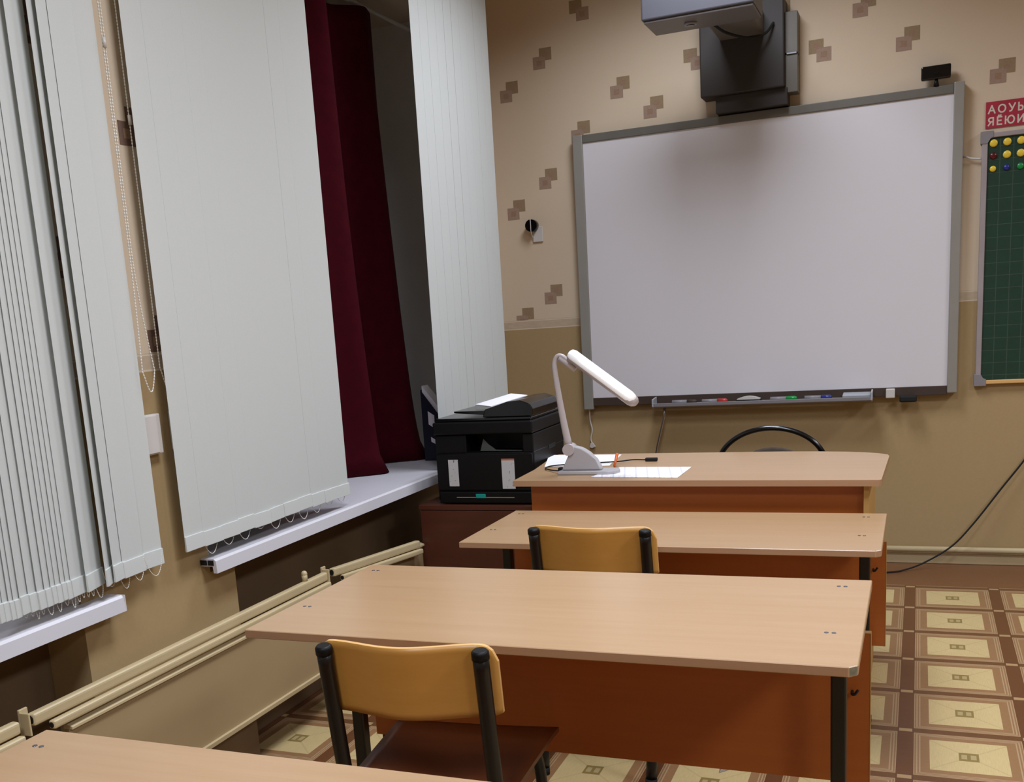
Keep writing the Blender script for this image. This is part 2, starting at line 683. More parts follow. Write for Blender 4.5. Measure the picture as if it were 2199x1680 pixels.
bm = bm_new()
add_box(bm, (XP + 0.0005, 1.90, 0), (XP + 0.012, 2.63, 0.15), 0.002)
add_box(bm, (-2.0395, 2.63, 0), (-2.028, YW - 0.02, 0.15), 0.002)
struct('dark_strip_left', bm, M['niche'])  # dark strip along the foot of the window wall

# windows: frame, mullion and panes set deep in the reveals
for n, (a, b) in enumerate(((0.30, 1.97), (2.50, 4.97)), 1):
    bm = bm_new()
    z0, z1 = SILL, 2.72
    t = 0.10
    add_box(bm, (XG - 0.06, a, z0), (XG, a + t, z1), 0.004)
    add_box(bm, (XG - 0.06, b - t, z0), (XG, b, z1), 0.004)
    add_box(bm, (XG - 0.06, a + t, z0), (XG, b - t, z0 + t), 0.004)
    add_box(bm, (XG - 0.06, a + t, z1 - t), (XG, b - t, z1), 0.004)
    k = 2 if n == 1 else 3
    for i in range(1, k):
        yy = a + (b - a) * i / k
        add_box(bm, (XG - 0.055, yy - 0.05, z0 + t), (XG + 0.004, yy + 0.05, z1 - t), 0.004)
    win = struct('window_%d' % n, bm, M['pvc'])
    bm = bm_new()
    add_box(bm, (XG - 0.036, a + t, z0 + t), (XG - 0.030, b - t, z1 - t))
    obj('glass_pane', bm, M['glass'], win)
    # plaster linings of the reveal
    bm = bm_new()
    e = 0.006
    xr = XP - 0.004 if n == 1 else XE
    add_box(bm, (XG, b - e, SILL), (xr - 0.002, b, z1))
    add_box(bm, (XG, a, SILL), (XP - 0.004, a + e, z1))
    obj('reveal_lining', bm, M['reveal'], win)

# window sills: hollow plastic boards with a drop nose
for n, (a, b, y0, y1) in enumerate(((0.30, 1.97, 0.20, 2.063), (2.50, 4.97, 2.458, 5.05)), 1):
    bm = bm_new()
    prof = [(XG, SILL - 0.022), (XG, SILL), (-1.862, SILL), (-1.855, SILL - 0.006), (-1.853, SILL - 0.042), (-1.866, SILL - 0.042), (-1.868, SILL - 0.022)]
    # part inside the reveal
    add_prism(bm, prof, 1, a + 0.007, b - 0.007)
    # ears lapping over the wall face
    ear = [(XP + 0.0015, SILL - 0.022)] + [(XP + 0.0015, SILL)] + prof[2:]
    add_prism(bm, ear, 1, y0, a + 0.007)
    add_prism(bm, ear, 1, b - 0.007, y1)
    o = struct('trim_%d' % n, bm, M['pvc_sill'])
    bm = bm_new()
    if n == 2:
        add_box(bm, (-1.908, y0 - 0.0015, SILL - 0.019), (-1.886, y0 + 0.0002, SILL - 0.004))
        add_box(bm, (-1.883, y0 - 0.0015, SILL - 0.019), (-1.863, y0 + 0.0002, SILL - 0.004))
        hb = obj('hollow_end', bm, M['black_hole'], o)
        hb['label'] = 'dark hollow chambers at the open sill end'
    else:
        add_box(bm, (XP + 0.0015, y1 + 0.0, SILL - 0.042), (-1.853, y1 + 0.003, SILL))
        obj('end_cap', bm, M['pvc'], o)

# ------------------------------------------------------------------ vertical blinds
def vane_bm(x, y, ang, z0, z1, wdt=0.089, curve=0.0, th=0.0002):
    bm = bm_new()
    a = math.radians(ang)
    d = Vector((math.sin(a), math.cos(a), 0))
    nrm = Vector((math.cos(a), -math.sin(a), 0))
    n = 6
    zs = [z0, z0 + 0.05, z0 + 0.6, z0 + 1.2, z1]
    G = []
    for z in zs:
        row = []
        for side in (1, -1):
            rr = []
            for i in range(n + 1):
                s = -0.5 + i / n
                p = Vector((x, y, z)) + d * (s * wdt) + nrm * (curve * (1 - 4 * s * s) + side * th)
                rr.append(bm.verts.new(p))
            row.append(rr)
        G.append(row)
    for k in range(len(zs) - 1):
        for sd in (0, 1):
            for i in range(n):
                q = (G[k][sd][i], G[k][sd][i + 1], G[k + 1][sd][i + 1], G[k + 1][sd][i])
                bm.faces.new(q)
        for i in (0, n):
            bm.faces.new((G[k][0][i], G[k][1][i], G[k + 1][1][i], G[k + 1][0][i]))
    for k in (0, len(zs) - 1):
        for i in range(n):
            bm.faces.new((G[k][0][i], G[k][1][i], G[k][1][i + 1], G[k][0][i + 1]))
    return bm, d, nrm


def hem_bm(x, y, ang, z0, wdt=0.089):
    bm = bm_new()
    a = math.radians(ang)
    d = Vector((math.sin(a), math.cos(a), 0))
    nrm = Vector((math.cos(a), -math.sin(a), 0))
    c = Vector((x, y, 0)) + nrm * 0.0018
    vs = []
    for (s, t, z) in ((-.5, -1, 0), (.5, -1, 0), (.5, 1, 0), (-.5, 1, 0), (-.5, -1, 1), (.5, -1, 1), (.5, 1, 1), (-.5, 1, 1)):
        vs.append(bm.verts.new(c + d * (s * (wdt + 0.001)) + nrm * (t * (0.0034 if z == 0 else 0.0024)) + Vector((0, 0, z0 - 0.001 + z * 0.043))))
    fs = [bm.faces.new([vs[i] for i in f]) for f in ((3, 2, 1, 0), (4, 5, 6, 7), (0, 1, 5, 4), (1, 2, 6, 5), (2, 3, 7, 6), (3, 0, 4, 7))]
    bmesh.ops.bevel(bm, geom=bm.edges[:], offset=0.0011, segments=2, affect='EDGES', profile=0.5)
    return bm


def bead_chain(bm, pts, r=0.0013, step=0.0055):
    """thin cord with beads strung along it"""
    pts = [Vector(p) for p in pts]
    L = [0.0]
    for i in range(1, len(pts)):
        L.append(L[-1] + (pts[i] - pts[i - 1]).length)
    tot = L[-1]
    n = max(4, int(tot / step))
    out, rad = [], []
    j = 0
    per = 4
    for k in range(n * per + 1):
        s = tot * k / (n * per)
        while j < len(L) - 2 and L[j + 1] < s:
            j += 1
        t = (s - L[j]) / max(1e-9, L[j + 1] - L[j])
        out.append(pts[j].lerp(pts[j + 1], t))
        ph = (k % per) / per
        rad.append(r * (0.35 + 0.65 * math.sin(PI * ph) if ph else 0.3))
    add_tube(bm, out, r, 6, radii=rad)


def blind(label, vanes, rail_y, z1=2.86, loops=True, wdt=0.089):
    """vanes: list of (x, y, angle, bottom z)"""
    t = thing('vertical_blind', label, 'window blind', (XP + 0.05, (rail_y[0] + rail_y[1]) / 2, z1))
    bm = bm_new()
    add_box(bm, (XP + 0.025, rail_y[0], z1), (XP + 0.07, rail_y[1], z1 + 0.035), 0.003)
    obj('headrail', bm, M['white_plastic'], t)
    for yy in (rail_y[0] + 0.12, rail_y[1] - 0.12):
        bm = bm_new()
        add_box(bm, (XP + 0.001, yy - 0.012, z1 + 0.012), (XP + 0.06, yy + 0.012, z1 + 0.04))
        obj('bracket', bm, M['white_plastic'], t)
    for i, (x, y, a, z0) in enumerate(vanes):
        bm, d, nr = vane_bm(x, y, a, z0, z1 + 0.002, wdt)
        v = obj('vane', bm, M['vane'], t)
        obj('weight_pocket', hem_bm(x, y, a + (rnd.uniform(-9, 5) if loops == 'wall' and i else 0), z0, wdt), M['vane_pocket'], v)
    if loops:
        for i in range(len(vanes) - 1):
            (x, y, a, z0), (x2, y2, a2, z2) = vanes[i], vanes[i + 1]
            for side in (0.5,):
                aa, bb = math.radians(a), math.radians(a2)
                p = Vector((x + 0.004, y, 0)) + Vector((math.sin(aa), math.cos(aa), 0)) * 0.041 * side * 2
                q = Vector((x2 + 0.004, y2, 0)) + Vector((math.sin(bb), math.cos(bb), 0)) * 0.041 * side * 2
                if loops == 'wall':
                    p.x, q.x = x - 0.008, x2 - 0.008
                drop = 0.030 + rnd.random() * 0.022
                path = []
                for k in range(13):
                    s = k / 12
                    yy = p.lerp(q, s)
                    z = z0 + 0.036 - (drop + 0.018) * (math.sin(PI * s) ** 0.7)
                    path.append((yy.x + 0.003 * math.sin(PI * s), yy.y, z))
                bm = bm_new()
                bead_chain(bm, path)
                obj('linking_chain', bm, M['bead'], t)
    return t


V0 = [(3.5, 2.2011), (-4.0, 2.1254), (-14.5, 2.0769), (-25.5, 2.0405), (-17.0, 1.9812), (-22.0, 1.9378), (-22.0, 1.9214),
      (-22.5, 1.9058), (-21.5, 1.8887), (-22.0, 1.8733), (-22.5, 1.8535), (-24.5, 1.8293), (-21.5, 1.8036), (-29.5, 1.7746),
      (-29.0, 1.7566), (-29.5, 1.7427), (-30.0, 1.7247), (-40.0, 1.7056)]
vv = []
for i, (a, y) in enumerate(V0):
    dx = (-0.004, 0.002, 0.004)[i] if i < 3 else 0.0
    vv.append((-1.866 + dx, y, a * (0.42 if i > 4 else 1.0), 0.728 + rnd.uniform(-0.002, 0.002)))
b0 = blind('left vertical blind with its off-white vanes bunched and fanned half open', vv, (0.35, 2.30))

n1 = 11
W1 = (3.288 - 2.347) / n1
vv = [(-1.868, 2.347 + W1 * (i + 0.5), rnd.uniform(-0.5, 0.5), 0.733 + rnd.uniform(-0.003, 0.003)) for i in range(n1)]
b1 = blind('wide closed off-white vertical blind hiding the left part of the far window', vv, (2.325, 3.68), loops='wall', wdt=W1 - 0.0001)

n3 = 10
W3 = (4.965 - 4.111) / n3
vv = [(-1.868, 4.111 + W3 * (i + 0.5), rnd.uniform(-0.7, 0.7), 0.733) for i in range(n3)]
blind('narrow closed off-white vertical blind hanging behind the black printer', vv, (3.70, 5.02), loops=False, wdt=W3 - 0.0001)

# long control chains in the gap between the two nearer blinds
def control_chain(parent, x, ya, yb, zlow, ztop, knot, ytop=None):
    def strand(y0, dy):
        out = []
        for k in range(40):
            q = k / 39
            z = zlow + 0.055 + (ztop - zlow - 0.055) * q
            m = min(1.0, (z - zlow - 0.055) / 0.32)
            yy = y0 if ytop is None else y0 + (ytop + dy - y0) * math.sin(m * PI / 2)
            out.append((x - (0.0015 if dy < 0 else 0.0), yy, z))
        return out
    low = []
    for k in range(1, 12):
        q = k / 12
        low.append((x, yb + (ya - yb) * q, zlow + 0.055 - 0.055 * math.sin(PI * q)))
    right = strand(yb, 0.003)
    left = strand(ya, -0.003)
    bm = bm_new()
    bead_chain(bm, right[::-1] + low + left, r=0.0022, step=0.008)
    c = obj('control_chain', bm, M['bead'], parent)
    yk = ya if ytop is None else ytop
    bm = bm_new()
    add_tube(bm, [(x, yk, knot - 0.012), (x, yk, knot + 0.012)], 0.0048, 8)
    obj('chain_joiner', bm, M['white_plastic'], c)


control_chain(b0, -1.858, 2.250, 2.297, 1.185, 2.86, 2.045, ytop=2.261)
control_chain(b1, -1.885, 2.356, 2.398, 1.190, 2.86, 1.880)

# ------------------------------------------------------------------ curtain in the window recess
bm = bm_new()
NZ, NY = 26, 90
grid = []
for k in range(NZ + 1):
    tz = k / NZ
    z = SILL + 0.004 + tz * (2.62 - SILL - 0.004)
    y_r = 4.70 - 0.19 * tz ** 0.7
    row = []
    for i in range(NY + 1):
        s = i / NY
        y = 3.12 + (y_r - 3.12) * s
        amp = 0.050 + 0.018 * (1 - tz)
        ph = s * 2 * PI * 3.6 + 0.9
        x = -2.20 + amp * math.sin(ph + 0.5 * math.sin(tz * 3)) + 0.010 * math.sin(ph * 2.3 + 1)
        if z < SILL + 0.12:
            q = (SILL + 0.12 - z) / 0.12
            x += 0.035 * q * q * (0.6 + 0.4 * math.sin(ph))
        row.append(Vector((x, y, z)))
    grid.append(row)
for off in (0.0, -0.004):
    vs = [[bm.verts.new(p + Vector((off, 0, 0))) for p in row] for row in grid]
    for k in range(NZ):
        for i in range(NY):
            bm.faces.new((vs[k][i], vs[k][i + 1], vs[k + 1][i + 1], vs[k + 1][i])).smooth = True
    if off == 0.0:
        front = vs
    else:
        back = vs
for k in range(NZ):
    for i in (0, NY):
        bm.faces.new((front[k][i], front[k + 1][i], back[k + 1][i], back[k][i]))
for k in (0, NZ):
    for i in range(NY):
        bm.faces.new((front[k][i], front[k][i + 1], back[k][i + 1], back[k][i]))
cur = thing('curtain', 'dark burgundy curtain hanging in the far window recess down to the sill', 'curtain', (-2.14, 3.7, SILL))
obj('cloth', bm, M['curtain'], cur)
bm = bm_new()
add_tube(bm, [(-2.20, 2.52, 2.645), (-2.20, 4.95, 2.645)], 0.009, 10)
obj('curtain_rod', bm, M['white_plastic'], cur)

# navy magazine file on the sill
t = thing('magazine_file', 'navy magazine file with white labels on the sill behind the printer', 'file box', (-2.02, 4.5, SILL))
bm = bm_new()
prof = [(-2.083, SILL + 0.001), (-1.87, SILL + 0.001), (-1.87, 0.80), (-2.005, 0.905), (-2.083, 1.012)]
add_prism(bm, prof, 1, 4.405, 4.408)
add_prism(bm, prof, 1, 4.482, 4.485)
add_box(bm, (-2.083, 4.408, SILL + 0.001), (-2.080, 4.482, 1.012))
add_box(bm, (-1.873, 4.408, SILL + 0.001), (-1.870, 4.482, 0.80))
add_box(bm, (-2.080, 4.408, SILL + 0.001), (-1.873, 4.482, SILL + 0.004))
obj('box_shell', bm, M['navy'], t)
bm = bm_new()
add_prism(bm, [(-2.078, SILL + 0.006), (-1.877, SILL + 0.006), (-1.877, 0.815), (-1.995, 0.925), (-2.078, 1.030)], 1, 4.412, 4.478)
obj('paper_stack', bm, M['paper'], t)
bm = bm_new()
add_prism(bm, [(-2.052, 0.855), (-2.022, 0.835), (-2.022, 0.895), (-2.052, 0.915)], 1, 4.4035, 4.4048)
add_prism(bm, [(-2.045, 0.775), (-2.025, 0.765), (-2.025, 0.785), (-2.045, 0.797)], 1, 4.4035, 4.4048)
o = obj('sticker', bm, M['paper'], t)
o['label'] = 'white label on the box side'

# small white wall boxes on the pillar
for k, (y0, y1, lab) in enumerate(((2.262, 2.332, 'white plastic wall box half hidden by the bunched left blind'),
                                   (2.392, 2.455, 'white plastic wall box tucked behind the wide closed blind'))):
    t = thing('wall_box', lab, 'electrical box', (XP, (y0 + y1) / 2, 1.07), 0, 'white boxes on the pillar')
    bm = bm_new()
    add_box(bm, (XP + 0.001, y0, 1.016), (XP + 0.022, y1, 1.124), 0.003)
    obj('box_body', bm, M['white_plastic'], t)
    bm = bm_new()
    add_box(bm, (XP + 0.022, y0 + 0.004, 1.020), (XP + 0.025, y1 - 0.018, 1.120), 0.001)
    obj('cover_plate', bm, M['white_plastic'], t)

# ------------------------------------------------------------------ radiators and cream pipes under the windows
def radiator(y0, y1, label):
    t = thing('panel_radiator', label, 'radiator', (-1.83, (y0 + y1) / 2, 0.176), 0, 'beige panel radiators under the windows')
    bm = bm_new()
    add_box(bm, (-1.846, y0, 0.180), (-1.832, y1, 0.432), 0.002)
    obj('front_panel', bm, M['radiator'], t)
    bm = bm_new()
    add_prism(bm, [(-1.850, 0.430), (-1.822, 0.430), (-1.822, 0.438), (-1.850, 0.447)], 1, y0, y1, 0.0015)
    obj('top_lip', bm, M['rail'], t)
    bm = bm_new()
    add_prism(bm, [(-1.850, 0.172), (-1.824, 0.172), (-1.822, 0.187), (-1.850, 0.185)], 1, y0, y1, 0.0015)
    obj('bottom_lip', bm, M['rail'], t)
    for yy in (y0 + 0.1, y1 - 0.1):
        bm = bm_new()
        add_box(bm, (XP + 0.001, yy - 0.02, 0.22), (-1.846, yy + 0.02, 0.40))
        obj('wall_bracket', bm, M['rail'], t)
    return t


def radiator_pillar_ok(y): return y


radiator(1.795, 3.04, 'long flat beige panel radiator beside the two nearer desks')
radiator(3.09, 3.785, 'beige panel radiator ending behind the dark brown cabinet')
radiator(0.30, 1.735, 'beige panel radiator beside the nearest desk, mostly below the frame')


def pipe_rail(pts_hi, label, ycl):
    t = thing('heating_rail', label, 'pipe', pts_hi[0], 0, 'cream bars above the radiators')
    (xa, ya, za), (xb, yb, zb) = pts_hi
    def bar(dx, z_hi, hgt, dep, dy):
        b_ = bm_new()
        n0 = len(b_.verts)
        for (xx, yy, zz) in ((xa, ya + dy, za), (xb, yb, zb)):
            for (px, pz) in ((-dep, -hgt), (0, -hgt), (0, 0), (-dep, 0)):
                b_.verts.new((xx + dx + px, yy, zz + z_hi + pz))
        b_.verts.ensure_lookup_table()
        v = b_.verts[:]
        b_.faces.new(v[0:4])
        b_.faces.new(v[4:8])
        for q in range(4):
            b_.faces.new((v[q], v[(q + 1) % 4], v[4 + (q + 1) % 4], v[4 + q]))
        bmesh.ops.bevel(b_, geom=b_.edges[:], offset=min(hgt, dep) * 0.32, segments=3, affect='EDGES', profile=0.6)
        return b_

    def hole(x, y, z, rx, rz, par):
        b_ = bm_new()
        P = [(x + rx * math.cos(2 * PI * k / 14), z + rz * math.sin(2 * PI * k / 14)) for k in range(14)]
        add_prism(b_, P, 1, y - 0.0008, y + 0.0006)
        h = obj('open_end', b_, M['black_hole'], par)
        h['label'] = 'black open end'

    up_ = obj('upper_bar', bar(0.0, 0.0, 0.030, 0.024, 0.0), M['rail'], t)
    lo_ = obj('lower_bar', bar(0.012, -0.033, 0.021, 0.020, 0.045), M['rail'], t)
    hole(xa - 0.012, ya, za - 0.015, 0.008, 0.0105, up_)
    hole(xa + 0.002, ya + 0.045, za - 0.0435, 0.0065, 0.0070, lo_)
    for yy, side in ycl:
        zz = za + (zb - za) * (yy - ya) / (yb - ya)
        bm = bm_new()
        add_box(bm, (-1.860, yy - 0.014, zz - 0.050), (-1.853, yy + 0.012, zz + 0.014), 0.002)
        add_box(bm, (-1.8545, yy - 0.014, zz - 0.046), (-1.826, yy - 0.009, zz + 0.008), 0.002)
        obj('clamp', bm, M['rail'], t)
    return t


pipe_rail([(-1.83, 1.695, 0.507), (-1.83, 3.03, 0.508)], 'cream double bar running over the long near radiator', [(1.690, 0), (3.045, 0)])
pipe_rail([(-1.83, 3.075, 0.509), (-1.803, 3.71, 0.469)], 'cream double bar sloping down towards the dark cabinet', [])
pipe_rail([(-1.83, 0.30, 0.506), (-1.83, 1.655, 0.506)], 'short cream bar end at the lower left corner', [])
bm = bm_new()
add_tube(bm, [(-1.845, 2.905, 0.507), (-1.845, 2.905, 0.530)], 0.010, 10)
add_sphere(bm, (-1.845, 2.905, 0.532), 0.011, 10, 6)
tag(obj('bleed_valve', bm, M['rail']), 'small cream valve knob standing on the near pipe left of its joint', 'valve')


# ------------------------------------------------------------------ desks
def desk(label, x0, x1, y0, y1, zt, panel_bottom, panel_top, extra_leg=False, corner=True):
    cx, cy = (x0 + x1) / 2, (y0 + y1) / 2
    t = thing('school_desk', label, 'desk', (cx, cy, 0), 0, 'beech pupil desks in a row')
    th = 0.018
    bm = bm_new()
    poly = [(x0, y0), (x1 - 0.014, y0), (x1, y0 + 0.014), (x1, y1), (x0, y1)]
    v0 = [bm.verts.new((p[0], p[1], zt - th)) for p in poly]
    v1 = [bm.verts.new((p[0], p[1], zt)) for p in poly]
    fs = [bm.faces.new(list(reversed(v0))), bm.faces.new(v1)]
    for i in range(5):
        f = bm.faces.new((v0[i], v0[(i + 1) % 5], v1[(i + 1) % 5], v1[i]))
        f.material_index = 2 if (i == 1 and corner) else 1
    bmesh.ops.bevel(bm, geom=bm.edges[:], offset=0.0015, segments=1, affect='EDGES')
    obj('tabletop', bm, [M['beech'], M['beech_edge'], M['brown_cap']], t)
    xl, xr = x0 + 0.037, x1 - 0.053
    yf, yb = y1 - 0.195, y1 - 0.052
    for (x, y) in ((xl, yf), (xr, yf), (xl, yb), (xr, yb)):
        bm = bm_new()
        add_box(bm, (x - 0.015, y - 0.015, 0.02), (x + 0.015, y + 0.015, zt - th - 0.024), 0.004)
        l = obj('leg', bm, M['black_metal'], t)
        bm = bm_new()
        add_box(bm, (x - 0.017, y - 0.017, 0.0), (x + 0.017, y + 0.017, 0.022), 0.003)
        obj('foot_cap', bm, M['rubber'], l)
    for x in (xl, xr):
        for y in (y0 + 0.184, y1 - 0.060):
            for s in (-1, 1):
                bm = bm_new()
                add_cyl(bm, ((x + 0.004 if x < cx else x - 0.003) + s * 0.0065, y, zt - 0.0002), 0.0040, 0.0011, n=10)
                obj('screw', bm, M['screw'], t)
        bm = bm_new()
        add_box(bm, (x - 0.011, y0 + 0.10, 0.024), (x + 0.011, y1 - 0.010, 0.050), 0.004)
        obj('foot_bar', bm, M['black_metal'], t)
        bm = bm_new()
        add_box(bm, (x - 0.011, y0 + 0.15, zt - th - 0.024), (x + 0.011, y1 - 0.020, zt - th - 0.0012), 0.003)
        obj('top_bar', bm, M['black_metal'], t)
    bm = bm_new()
    yp = yb - 0.018
    add_box(bm, (x0 + 0.018, yp - 0.016, panel_bottom), (x1 + 0.001, yp, panel_top), 0.001)
    obj('modesty_panel', bm, M['orange_wood'], t)
    bm = bm_new()
    add_box(bm, (x0 + 0.018, yp - 0.0165, panel_top), (x1 + 0.001, yp + 0.0005, panel_top + 0.0018))
    add_box(bm, (x1 + 0.001, yp - 0.0165, panel_bottom), (x1 + 0.0025, yp + 0.0005, panel_top + 0.0018))
    obj('panel_edging', bm, M['panel_edge'], t)
    bm = bm_new()
    add_tube(bm, smooth_path([(xr + 0.020, yp - 0.017, 0.502), (xr + 0.020, yp - 0.030, 0.500), (xr + 0.026, yp - 0.036, 0.503), (xr + 0.032, yp - 0.036, 0.512)], 5), 0.0032, 8)
    obj('bag_hook', bm, M['black_metal'], t)
    return t


D3 = desk('beech two-seat desk in the middle with a chair pushed against its near edge', -1.272, -0.082, 1.754, 2.327, 0.72, 0.296, 0.628, extra_leg=True)
D2 = desk('smaller-looking beech desk between the middle desk and the teacher desk', -1.273, -0.080, 2.885, 3.393, 0.655, 0.262, 0.585, corner=False)
D4 = desk('nearest beech desk, cut off by the bottom edge of the photo', -1.275, -0.085, 0.63, 1.202, 0.72, 0.296, 0.628)


# ------------------------------------------------------------------ pupil chairs
def make_chair(label):
    """origin on the floor under the seat centre; the chair faces +y, its back at -y"""
    t = thing('school_chair', label, 'chair', (0, 0, 0), 0, 'plywood school chairs')
    HW = 0.150
    # bent plywood backrest, bowed towards the back (-y)
    bm = bm_new()
    nx, nz = 48, 10
    G = []
    for k in range(nz + 1):
        tz = k / nz
        row = []
        for i in range(nx + 1):
            s = -1 + 2 * i / nx
            x = s * 0.171
            edge = max(0.0, (abs(s) - 0.80) / 0.20)
            zt = 0.758 - 0.012 * edge ** 2 - 0.002
            zb = 0.612
            if abs(s) > 0.86:
                q = (abs(s) - 0.86) / 0.14
                zt -= 0.026 * (1 - math.sqrt(max(0.0, 1 - q * q)))
                zb += 0.004 * q ** 2.2
            z = zb + (zt - zb) * tz
            y = -0.170 - 0.036 * (1 + math.cos(PI * min(1.0, abs(s) / 0.92))) / 2 - (z - 0.69) * 0.154
            if abs(s) > 0.84:
                y += 0.016 * ((abs(s) - 0.84) / 0.16) ** 1.3
            row.append(Vector((x, y, z)))
        G.append(row)
    F = [[bm.verts.new(p) for p in row] for row in G]
    B = [[bm.verts.new(p + Vector((0, 0.009, 0))) for p in row] for row in G]
    for L in (F, B):
        for k in range(nz):
            for i in range(nx):
                bm.faces.new((L[k][i], L[k][i + 1], L[k + 1][i + 1], L[k + 1][i])).smooth = True
    for k in range(nz):
        for i in (0, nx):
            bm.faces.new((F[k][i], B[k][i], B[k + 1][i], F[k + 1][i])).material_index = 1
    for k in (0, nz):
        for i in range(nx):
            bm.faces.new((F[k][i], F[k][i + 1], B[k][i + 1], B[k][i])).material_index = 1
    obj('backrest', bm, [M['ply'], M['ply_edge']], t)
    # seat
    bm = bm_new()
    nx, ny = 16, 16
    T, U = [], []
    for j in range(ny + 1):
        v = -1 + 2 * j / ny
        r0, r1 = [], []
        for i in range(nx + 1):
            u = -1 + 2 * i / nx
            hw = 0.176 + 0.008 * v
            x = u * hw
            y = 0.045 + v * 0.185
            z = 0.440 - 0.006 * max(0, v - 0.7) ** 1.5 * 4 + 0.003 * u * u
            r0.append(bm.verts.new((x, y, z)))
            r1.append(bm.verts.new((x, y, z - 0.010)))
        T.append(r0)
        U.append(r1)
    for j in range(ny):
        for i in range(nx):
            bm.faces.new((T[j][i], T[j][i + 1], T[j + 1][i + 1], T[j + 1][i])).smooth = True
            bm.faces.new((U[j][i], U[j + 1][i], U[j + 1][i + 1], U[j][i + 1])).smooth = True
    for j in range(ny):
        for i in (0, nx):
            bm.faces.new((T[j][i], T[j + 1][i], U[j + 1][i], U[j][i])).material_index = 1
    for j in (0, ny):
        for i in range(nx):
            bm.faces.new((T[j][i], T[j][i + 1], U[j][i + 1], U[j][i])).material_index = 1
    obj('seat', bm, [M['seat_ply_shaded'], M['seat_ply_shaded']], t)
    for s in (-1, 1):
        # rear leg runs up behind the backrest as its post
        bm = bm_new()
        zs = [(-0.215, 0.012), (-0.150, 0.30), (-0.145, 0.42), (-0.165, 0.56), (-0.193, 0.742)]
        pts = smooth_path([(s * (HW - 0.0), yy, zz) for yy, zz in zs], 6)
        add_tube(bm, pts, 0.0150, 14, flat=0.95)
        l = obj('rear_leg', bm, M['black_metal'], t)
        bm = bm_new()
        add_tube(bm, [(s * HW, -0.1915, 0.734), (s * HW, -0.1935, 0.747), (s * HW, -0.194, 0.751)], 0.0162, 14, radii=[0.0162, 0.0160, 0.0125])
        obj('post_cap', bm, M['black_plastic'], l)
        bm = bm_new()
        add_cyl(bm, (s * HW, -0.215, 0.0), 0.016, 0.022, n=14)
        obj('foot_cap', bm, M['rubber'], l)
        bm = bm_new()
        add_tube(bm, smooth_path([(s * (HW - 0.012), -0.128, 0.408), (s * (HW - 0.012), 0.0, 0.415), (s * (HW - 0.010), 0.13, 0.412),
                                  (s * (HW - 0.006), 0.185, 0.385), (s * (HW + 0.004), 0.205, 0.20), (s * (HW + 0.010), 0.215, 0.012)], 6), 0.0125, 12)
        l = obj('front_leg', bm, M['black_metal'], t)
        bm = bm_new()
        add_cyl(bm, (s * (HW + 0.010), 0.215, 0.0), 0.015, 0.022, n=14)
        obj('foot_cap', bm, M['rubber'], l)
    bm = bm_new()
    add_tube(bm, [(-HW + 0.012, -0.10, 0.402), (HW - 0.012, -0.10, 0.402)], 0.010, 10)
    add_tube(bm, [(-HW + 0.012, 0.12, 0.402), (HW - 0.012, 0.12, 0.402)], 0.010, 10)
    obj('cross_bar', bm, M['black_metal'], t)
    return t


CH = make_chair('school chair with tan bent-plywood back, nearest, pushed under the middle desk')
CH.location = (-0.863, 1.812, 0)
CH.rotation_euler = (0, 0, math.radians(5.5))
CH2 = dup(CH, (-0.826, 2.948, 0), 0.0, 'school chair behind the middle desk, only the top of its tan back showing')
CH2.scale = (1.055, 1, 0.972)

# ------------------------------------------------------------------ teacher desk
t = thing('teacher_desk', 'taller beech teacher desk with overhanging curved top in front of the whiteboard', 'desk', (-0.7, 3.75, 0))
bm = bm_new()
poly = [(-1.297, 3.445), (-0.104, 3.439), (-0.098, 3.448), (-0.088, 3.95), (-0.094, 3.985), (-0.125, 4.020), (-0.175, 4.048), (-0.24, 4.070), (-0.34, 4.088), (-0.46, 4.098), (-1.338, 4.10), (-1.333, 3.95), (-1.305, 3.70)]
v0 = [bm.verts.new((p[0], p[1], 0.730)) for p in poly]
v1 = [bm.verts.new((p[0], p[1], 0.750)) for p in poly]
bm.faces.new(list(reversed(v0)))
bm.faces.new(v1)
for i in range(len(poly)):
    bm.faces.new((v0[i], v0[(i + 1) % len(poly)], v1[(i + 1) % len(poly)], v1[i])).material_index = 1
poly2 = None
obj('tabletop', bm, [M['beech'], M['beech_edge']], t)
bm = bm_new()
add_box(bm, (-1.252, 3.502, 0.24), (-0.152, 3.518, 0.729), 0.001)
obj('front_panel', bm, M['orange_wood'], t)
for x in (-1.252, -0.152):
    bm = bm_new()
    if x < -1:
        add_box(bm, (-1.250, 3.5185, 0.0), (-1.234, 4.00, 0.729), 0.001)
    else:
        add_box(bm, (-0.150, 3.470, 0.0), (-0.134, 4.00, 0.729), 0.001)
    obj('side_panel', bm, M['panel_edge'] if x > -1 else M['orange_wood'], t)

# teacher chair: black tubular arch with a small grey back pad
t = thing('office_chair', 'chair with a black arched tube back behind the teacher desk', 'chair', (-0.53, 4.46, 0))
bm = bm_new()
pts = []
for k in range(41):
    a = PI * k / 40
    pts.append((-0.528 - 0.205 * math.cos(a), 4.30 + 0.0 * k, 0.665 + 0.150 * math.sin(a)))
pts = [(-0.733, 4.33, 0.43)] + pts + [(-0.323, 4.33, 0.43)]
add_tube(bm, pts, 0.0105, 12)
obj('back_frame', bm, M['gloss_black'], t)
bm = bm_new()
P = []
for k in range(24):
    a = 2 * PI * k / 24
    P.append((-0.522 + 0.135 * math.cos(a), 0.645 + 0.094 * math.sin(a)))
add_prism(bm, P, 1, 4.300, 4.325, 0.006)
obj('backrest', bm, M['cushion'], t)
bm = bm_new()
add_tube(bm, [(-0.71, 4.312, 0.60), (-0.345, 4.312, 0.60)], 0.008, 8)
obj('back_support', bm, M['gloss_black'], t)
bm = bm_new()
add_box(bm, (-0.735, 4.33, 0.415), (-0.32, 4.72, 0.455), 0.015, 3)
